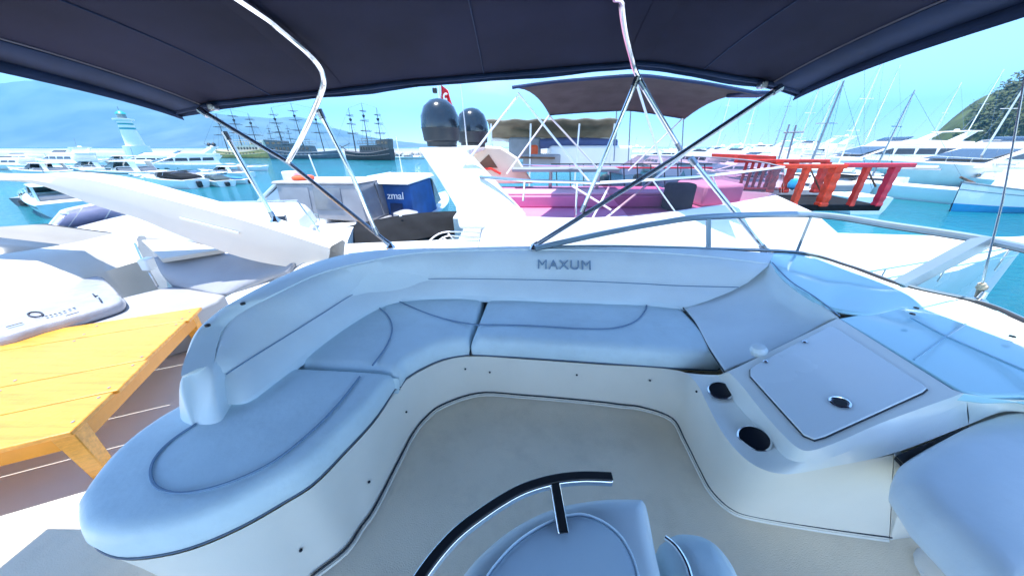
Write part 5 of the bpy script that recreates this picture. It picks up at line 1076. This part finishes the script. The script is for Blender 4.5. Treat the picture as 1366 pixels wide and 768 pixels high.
# ------------------------------------------------------------------ wooden excursion ships with bare masts
def ship(label, x, y, rz, L, hull_m, house_m, trim_m, mh, clutter=None, nm=3):
    t = thing('masted_ship', label, 'ship', (x, y, 0), rz, 'masted excursion ships in the harbour'); B = L * .27
    rows = []
    for i in range(17):
        q = i / 16; xx = (q - .5) * L; hb = B / 2 * (1 - max(0, (q - .6) / .4) ** 2.2) * (.75 + .25 * min(1, q * 4)); hb = max(.05, hb)
        z = 2.2 + 1.9 * max(0, .45 - q) ** 1.5 * 2.2 + 1.2 * max(0, q - .55) ** 1.4 * 2
        rows.append([Vector((xx, 0, -.6)), Vector((xx, hb * .8, .1)), Vector((xx, hb, z * .55)), Vector((xx, hb * .96, z)), Vector((xx, -hb * .96, z)), Vector((xx, -hb, z * .55)), Vector((xx, -hb * .8, .1))])
    mb = MB(); mb.grid(rows, True); mb.f.append(tuple(range(6, -1, -1))); mb.build('hull', hull_m, t)
    for s in (3, 4):
        MB().tube([r[s] + Vector((0, .04 * (1 if s == 3 else -1), .02)) for r in rows], .12, 5).build('gunwale', trim_m, t)
    for s in (1, -1): MB().tube([Vector((r[2].x, s * (r[2].y + .03), r[2].z + .1)) for r in rows], .10, 5).build('wale', trim_m, t)
    for k in range(9):
        r = rows[3 + k]; 
        for s in (1, -1): MB().box((r[2].x, s * (r[2].y + .01), r[2].z + .42), (.5, .10, .42)).build('porthole', DARKG, t)
    side_box(t, 'deck_house', [(-.40 * L, 2.3), (.12 * L, 2.3), (.10 * L, 4.5), (-.42 * L, 4.9)], B * .38, B * .36, house_m, .04)
    side_box(t, 'stern_house', [(-.49 * L, 3.2), (-.26 * L, 4.4), (-.26 * L, 6.2), (-.51 * L, 6.6)], B * .36, B * .36, house_m, .04)
    MB().box((-.12 * L, 0, 5.05), (.50 * L, B * .82, .14)).build('sun_deck', trim_m, t)
    for k in range(9):
        for s in (1, -1): MB().box((-.36 * L + k * .053 * L, s * B * .385, 3.6), (.030 * L, .12, .9)).build('window', DARKG, t)
    for k in range(3):
        for s in (1, -1): MB().box((-.46 * L + k * .075 * L, s * B * .365, 5.4), (.045 * L, .12, .7)).build('window', DARKG, t)
    for s in (1, -1):
        MB().tube([(-.24 * L, s * B * .38, 6.0), (.12 * L, s * B * .38, 6.0)], .06, 5).build('deck_rail', trim_m, t)
        for k in range(8): MB().tube([(-.24 * L + k * .051 * L, s * B * .38, 5.1), (-.24 * L + k * .051 * L, s * B * .38, 6.0)], .05, 4).build('rail_post', trim_m, t)
    MB().box((-.05 * L, 0, 6.7), (.22 * L, B * .6, .12)).build('awning', clutter or trim_m, t)
    for k in range(4): MB().tube([(-.15 * L + (k % 2) * .2 * L, (-.25 + .5 * (k // 2)) * B, 5.1), (-.15 * L + (k % 2) * .2 * L, (-.25 + .5 * (k // 2)) * B, 6.7)], .06, 4).build('awning_post', trim_m, t)
    MB().tube([(.46 * L, 0, 3.2), (.66 * L, 0, 5.4)], .16, 6, .07).build('bowsprit', DKWOOD, t)
    tops = []
    for k, xf in enumerate((.26, -.02, -.30)[:nm]):
        h = mh * (1 - .08 * abs(k - 1)); rk = -.03 * h
        ms = MB().tube([(xf * L, 0, 2.5), (xf * L + rk, 0, h)], .19, 6, .07).build('mast', DKWOOD, t); tops.append(Vector((xf * L + rk, 0, h)))
        for j, f in enumerate((.52, .70, .86)):
            yl = B * (.62 - .13 * j); MB().tube([(xf * L + rk * f - .1, -yl, h * f), (xf * L + rk * f - .1, yl, h * f)], .09, 5).build('yard', DKWOOD, ms); MB().tube([(xf * L + rk * f - yl * .7, 0, h * f + .25), (xf * L + rk * f + yl * .7, 0, h * f + .25)], .07, 5).build('yard', DKWOOD, ms)
        MB().lathe([(.2, 0), (.45, .35), (.45, .75)], (xf * L + rk * .78, 0, h * .76), 8).build('crows_nest', DKWOOD, ms)
        for s in (1, -1):
            for dx in (-.7, .7): MB().tube([(xf * L + dx * 1.6, s * B * .46, 3.2), (xf * L + rk * .85, 0, h * .84)], .025, 3).build('shroud', DKWOOD, t)
    MB().tube([(.66 * L, 0, 5.4)] + tops + [(-.5 * L, 0, 6.5)], .025, 3).build('stay', DKWOOD, t)
    return t
p = W(316, 211); ship('beige and yellow masted excursion ship moored at left', p.x, p.y + 4, R(176), 24, YWOOD, CREAM, mat('pale_trim', (.62, .52, .34), .5), 17.5, WHITE2)
p = W(405, 212); ship('slate grey masted excursion ship lying between the yellow and the black one', p.x, p.y + 3, R(8), 25, GREYHULL, mat('slate_house', (.10, .12, .13), .5, var=.3), GREYP, 18.5, TEALF)
p = W(488, 214); ship('small black masted ship standing apart nearest the breakwater gap', p.x, p.y + 3, R(172), 17.5, DKWOOD, mat('dark_house', (.10, .085, .08), .5, var=.3), mat('faded_trim', (.22, .19, .18), .6), 17.0)
p = W(365, 205); ship('masted ship half hidden behind the grey and yellow ships', p.x, p.y + 10, R(185), 22, DKWOOD, mat('green_house', (.03, .07, .05), .6, var=.3), GREYP, 19, LEAF)

# ------------------------------------------------------------------ boats to the right and beyond
g2 = 'white yachts moored along the far quay'
far_px = [(690, 217, 14, .8, 10, 'fly', 'distant white yacht just right of the dark seat'), (745, 214, 15, .8, 190, 'fly', 'distant white yacht in line with the rolled blue cover'), (880, 214, 15, .85, 170, 'fly', 'distant white yacht above the tinted screen'), (930, 213, 16, .85, 8, 'fly', 'distant white yacht with radar left of the bare grey mast'), (975, 215, 15, .8, 186, 'hard', 'distant white hardtop cruiser above the screen corner'), (1020, 216, 17, .85, 12, 'fly', 'distant white yacht above the red canopy'), (1062, 219, 16, .9, 176, 'fly', 'white yacht behind the carved red posts'), (600, 212, 13, .7, 175, 'hard', 'distant white cruiser beside the satellite domes'), (550, 212, 12, .6, 5, 'hard', 'distant white cruiser right of the black masted ship')]
for u, v, L, sc, rz, kd, lb in far_px:
    p = W(u, v); fly_yacht(lb, p.x, p.y, R(rz), L, sc, random.choice((WHITE, WHITE2)), None, kd, g2)
for x, y, rz, L, sc, kd, lb in ((34, 60, 95, 16, .9, 'fly', 'white yacht moored bow-on left of the pale mast'), (42, 62, 88, 17, .9, 'fly', 'white yacht moored bow-on right of the pale mast'), (50, 66, 92, 18, .9, 'tall', 'tall white yacht moored bow-on behind the saloon yacht'), (26, 58, 85, 14, .9, 'fly', 'white yacht moored bow-on above the red canopy'), (19, 60, 96, 14, .85, 'hard', 'white cruiser moored bow-on above the screen corner'), (33, 32, 184, 11, .75, 'hard', 'white motorboat lying right behind the carved red posts'), (30, 44, 178, 13, .8, 'fly', 'white flybridge yacht between the red rails and the big yachts'), (48, 27, 181, 12, .7, 'open', 'white sport boat in front of the saloon yacht'), (27, 36, 176, 12, .8, 'hard', 'white hardtop cruiser seen between the carved posts'), (64, 72, 95, 20, .95, 'tall', 'tall white yacht bow-on before the wooded hill'), (38, 52, 178, 16, .85, 'fly', 'white flybridge yacht lying broadside behind the red handrail'), (56, 68, 90, 18, .9, 'fly', 'white flybridge yacht bow-on between steel masts'), (24, 70, 92, 16, .9, 'fly', 'distant white yacht bow-on right of the grey bimini')):
    fly_yacht(lb, x, y, R(rz), L, sc, WHITE, None, kd, g2, random.choice((DARKG, TEALG)), cat='yacht' if kd in ('fly', 'tall') else 'motorboat', covered=LILAC if kd == 'open' else None)
YR = [(57, 38, 183, 27, .70, 'tall', 'large cream three-deck yacht with a long row of saloon windows at right', None, WHITE2), (60, 53, 176, 25, .80, 'tall', 'large white yacht with raked arch behind the saloon yacht', None, WHITE), (76, 48, 187, 24, .8, 'fly', 'white flybridge yacht towards the wooded hill', None, WHITE), (70, 31, 178, 24, .62, 'tall', 'white yacht with big dark stern opening at the right edge', None, WHITE), (98, 60, 170, 26, .8, 'tall', 'white yacht moored under the wooded hill', None, WHITE2), (46, 76, 190, 20, .8, 'fly', 'white yacht between the pale sailing masts', None, WHITE)]
for x, y, rz, L, sc, kd, lb, st, hm in YR: fly_yacht(lb, x, y, R(rz), L, sc, hm, st, kd, 'big yachts moored at right', random.choice((DARKG, TEALG)), False)
# wooden boat with blue bottom
p = W(1345, 284); BH = thing('blue_hulled_boat', 'white wooden boat with bright blue lower hull pointing left at the right edge', 'boat', (p.x + 1.6, p.y + 1.2, 0), R(186))
rows = sect_hull(10.5, 3.2, 1.15, 1.95, full=2.0, rake=.06); 
mb = MB(); mb.grid(rows, True); mb.f.append(tuple(range(len(rows[0]) - 1, -1, -1))); mb.build('hull', WHITE, BH, smooth=40)
for s in (1, -1):
    mb = MB(); mb.grid([[Vector((r[1].x, s * (r[1].y + .02), -.2)) for r in rows], [Vector((r[2].x + .02, s * (r[2].y + .025), r[2].z * .95)) for r in rows]]); mb.build('blue_band', BLUEH, BH)
    MB().tube([Vector((r[3].x, s * (r[3].y + .02), r[3].z + .03)) for r in rows], .06, 5).build('rubbing_strake', GREYP, BH)
    MB().tube([Vector((r[3].x, s * (r[3].y + .02), r[3].z * .78)) for r in rows], .02, 4).build('sheer_line', GREYP, BH)
side_box(BH, 'wheelhouse', [(-3.5, 1.2), (.6, 1.4), (.4, 2.7), (-3.5, 2.75)], 1.15, 1.05, WHITE, .05); 
side_win(BH, lambda z: 1.13, [(-3.0, 1.9), (-1.6, 1.9), (-1.6, 2.45), (-3.0, 2.45)]); side_win(BH, lambda z: 1.13, [(-1.3, 1.9), (.1, 1.9), (.0, 2.45), (-1.3, 2.45)])
MB().tube([(4.2, 0, 1.9), (5.6, 0, 2.3)], .07, 6).build('bowsprit', BROWN, BH)
# boat with the carved red rails
RB = thing('red_railed_boat', 'white boat whose dark bow platform carries carved red wooden railings', 'boat', (9.5, 10, 0))
def rb(mb): mb.v = [p - Vector((9.5, 10, 0)) for p in mb.v]; return mb
mb = MB(); rows = sect_hull(13, 4.2, 2.2, 2.3, full=2.6); 
mr = Matrix.Rotation(R(62), 3, 'Z'); mb.grid([[mr @ p + Vector((11.4, 16.5, 0)) for p in r] for r in rows], True); n = len(rows[0]); mb.f.append(tuple(range(n - 1, -1, -1))); rb(mb).build('hull', WHITE2, RB, smooth=40)
q0, q1 = Y(1046, 274, 9.0), Y(1178, 272, 9.0); zp = q0.z
rb(MB().prism([(q0.x, 9.0, zp - .16), (q1.x, 9.0, zp - .16), (q1.x + .5, 11.2, zp - .16), (q0.x - .1, 11.2, zp - .16)], (0, 0, .16))).build('platform', BLACKC, RB, bevel=.02)
rb(MB().prism([(q0.x - .1, 11.25, zp - .4), (q1.x + .3, 11.25, zp - .4), (q1.x + 1.2, 14, zp - .4), (q0.x + .4, 14, zp - .4)], (0, 0, .55))).build('fore_deck', WHITE2, RB)
def carved(u0, v0, u1, v1, y, wd, m):
    a, b = Y(u0, v0, y), Y(u1, v1, y); b.x = a.x; L = b.z - a.z
    pr = [(.55, 0), (1, .02), (1, .08), (.6, .11), (.75, .16), (1, .22), (.8, .30), (.6, .34), (.85, .40), (1, .48), (.85, .56), (.6, .60), (.75, .66), (1, .74), (.8, .82), (.6, .86), (1, .90), (1, 1)]
    rb(MB().lathe([(wd * (.72 + .38 * r), L * z) for r, z in pr], a, 4, Matrix.Rotation(R(45), 3, 'Z'))).build('carved_post', m, RB, smooth=25)
for u0, u1, y, wd, m in ((1057, 1074, 9.05, .09, ORANGE), (1094, 1112, 9.05, .14, ORANGE), (1133, 1150, 9.05, .085, RED), (1168, 1190, 9.05, .11, MAGENTA)): carved(u0, 275, u1, 223, y, wd, m)
for u0, u1, y, wd, m in ((1023, 1037, 10.9, .16, ORANGE), (1045, 1058, 10.9, .12, RED), (1086, 1098, 10.9, .13, RED)): carved(u0, 257, u1, 216, y, wd, m)
tz_ = Y(1110, 222, 9.05).z
def hr(x0, x1, y, z, m, h=.11): rb(MB().box(((x0 + x1) / 2, y, z), (x1 - x0, .17, h))).build('hand_rail', m, RB, bevel=.02)
hr(q0.x - .55, q0.x + 1.35, 9.05, tz_, ORANGE); hr(q0.x + 1.35, q1.x + .35, 9.05, tz_ + .03, MAGENTA)
hr(q0.x - .5, q0.x + 2.6, 10.9, Y(1060, 215, 10.9).z, RED); hr(q0.x - .4, q0.x + 1.6, 10.9, Y(1060, 252, 10.9).z, RED, .08)
for k in range(5): rb(MB().tube([(q0.x - .1 + k * .22, 10.9, Y(1060, 252, 10.9).z), (q0.x - .1 + k * .22, 10.9, Y(1060, 215, 10.9).z)], .05, 6)).build('baluster', ORANGE if k % 2 else RED, RB)
rb(MB().bar((q1.x - .9, 9.1, tz_), (q1.x - .35, 9.1, tz_ - .55), .03, .03)).build('brace', BROWN, RB); rb(MB().bar((q0.x + .9, 9.6, tz_ - .1), (q0.x + 1.5, 9.6, tz_ - .75), .03, .03)).build('brace', BROWN, RB)
rb(MB().lathe([(.03, -.18), (.15, -.1), (.17, .02), (.12, .14), (.03, .19)], Y(1059, 246, 10.5), 12)).build('blue_buoy', BLUEH, RB)
rb(MB().prism([Y(985, 213, 11.6), Y(1036, 213, 11.6), Y(1036, 208, 11.6), Y(985, 206, 11.6)], (0, 1.6, .0))).build('red_canopy', RED, RB, bevel=.02)
rb(MB().box(Y(1108, 250, 11.5), (1.2, .5, .25))).build('grey_bench', GREYT, RB, bevel=.04)
for u0, v0, u1, v1 in ((1038, 214, 1053, 166), (1050, 212, 1062, 167)): rb(MB().tube([Y(u0, v0, 11.8), Y(u1, v1, 11.8)], .03, 6)).build('mast_pole', GREYP, RB)
rb(MB().tube([Y(1046, 177, 11.8), Y(1072, 176, 11.8)], .03, 5)).build('cross_pole', GREYP, RB)
# sailing boats: bare masts
def sailboat(label, x, y, rz, L, mh, m=STEEL):
    t = thing('sailing_boat', label, 'sailing boat', (x, y, 0), rz, 'sailing boats moored at right'); add_hull(t, L, L * .28, 1.1, 1.35, WHITE, deck=WHITE2)
    cab, wz = side_box(t, 'coachroof', [(-.15 * L, 1.1), (.2 * L, 1.25), (.12 * L, 1.6), (-.15 * L, 1.7)], L * .09, L * .07, WHITE, .04); side_win(cab, wz, [(-.1 * L, 1.35), (.1 * L, 1.38), (.09 * L, 1.52), (-.1 * L, 1.56)])
    ms = MB().tube([(.06 * L, 0, 1.2), (.05 * L, 0, mh)], .10, 6, .06).build('mast', m, t)
    for f in (.42, .68): MB().tube([(.055 * L, -.8, mh * f), (.055 * L, .8, mh * f)], .03, 4).build('spreader', m, ms)
    MB().tube([(.05 * L, 0, 2.4), (-.32 * L, 0, 2.5)], .07, 5).build('boom', m, t); MB().tube([(.03 * L, 0, 2.55), (-.3 * L, 0, 2.65)], .14, 6).build('furled_sail', WHITE2, t)
    for a in ((.5 * L, 0, 1.3), (-.5 * L, 0, 1.2), (.05 * L, L * .13, 1.2), (.05 * L, -L * .13, 1.2)): MB().tube([a, (.05 * L, 0, mh * .98)], .012, 3).build('stay', STEELD, t)
for u, v, y0, h_, m, lb in ((1083, 222, 34, 15, WHITE, 'sailing boat with tall pale mast left of the thin dark mast'), (1091, 216, 26, 8.6, GREYP, 'sailing boat with thin dark grey mast above the red rails'), (1125, 214, 48, 15, WHITE, 'sailing boat with faint white mast before the pale sky'), (1182, 222, 30, 8.6, STEELD, 'sailing boat with grey mast in front of the big yachts'), (990, 214, 62, 19, WHITE, 'sailing boat with very pale mast right of the grey bimini'), (1310, 220, 36, 11.5, WHITE2, 'sailing boat with cream mast against the wooded hill'), (1030, 214, 70, 17, STEELD, 'sailing boat with distant grey mast above the red canopy'), (1062, 214, 52, 13, WHITE2, 'sailing boat with cream mast just left of the tall pale mast'), (1148, 216, 58, 16, STEEL, 'sailing boat with steel mast left of the big yachts'), (1232, 216, 60, 14, WHITE, 'sailing boat with white mast rising behind the saloon yacht'), (1272, 216, 66, 17, STEEL, 'sailing boat with steel mast at the left foot of the wooded hill'), (955, 214, 75, 18, WHITE, 'sailing boat with thin white mast beyond the screen corner')):
    p = Y(u, v, y0); sailboat(lb, p.x, y0, R(random.uniform(60, 120)), 10.5, h_, m)

# ------------------------------------------------------------------ sea haze over the bay
def haze():
    mb = MB().box((0, 4350, 449), (17600, 8900 + 400 * 2 - 200, 900)); m = bpy.data.materials.new('haze_air'); m.use_nodes = True; t = m.node_tree
    t.nodes.remove(t.nodes['Principled BSDF']); v = t.nodes.new('ShaderNodeVolumePrincipled'); v.inputs['Color'].default_value = (.20, .60, 1, 1); v.inputs['Density'].default_value = .00021; v.inputs['Anisotropy'].default_value = 0
    t.links.new(v.outputs[0], t.nodes['Material Output'].inputs['Volume']); o = mb.build('haze', m); o['kind'] = 'stuff'
haze()
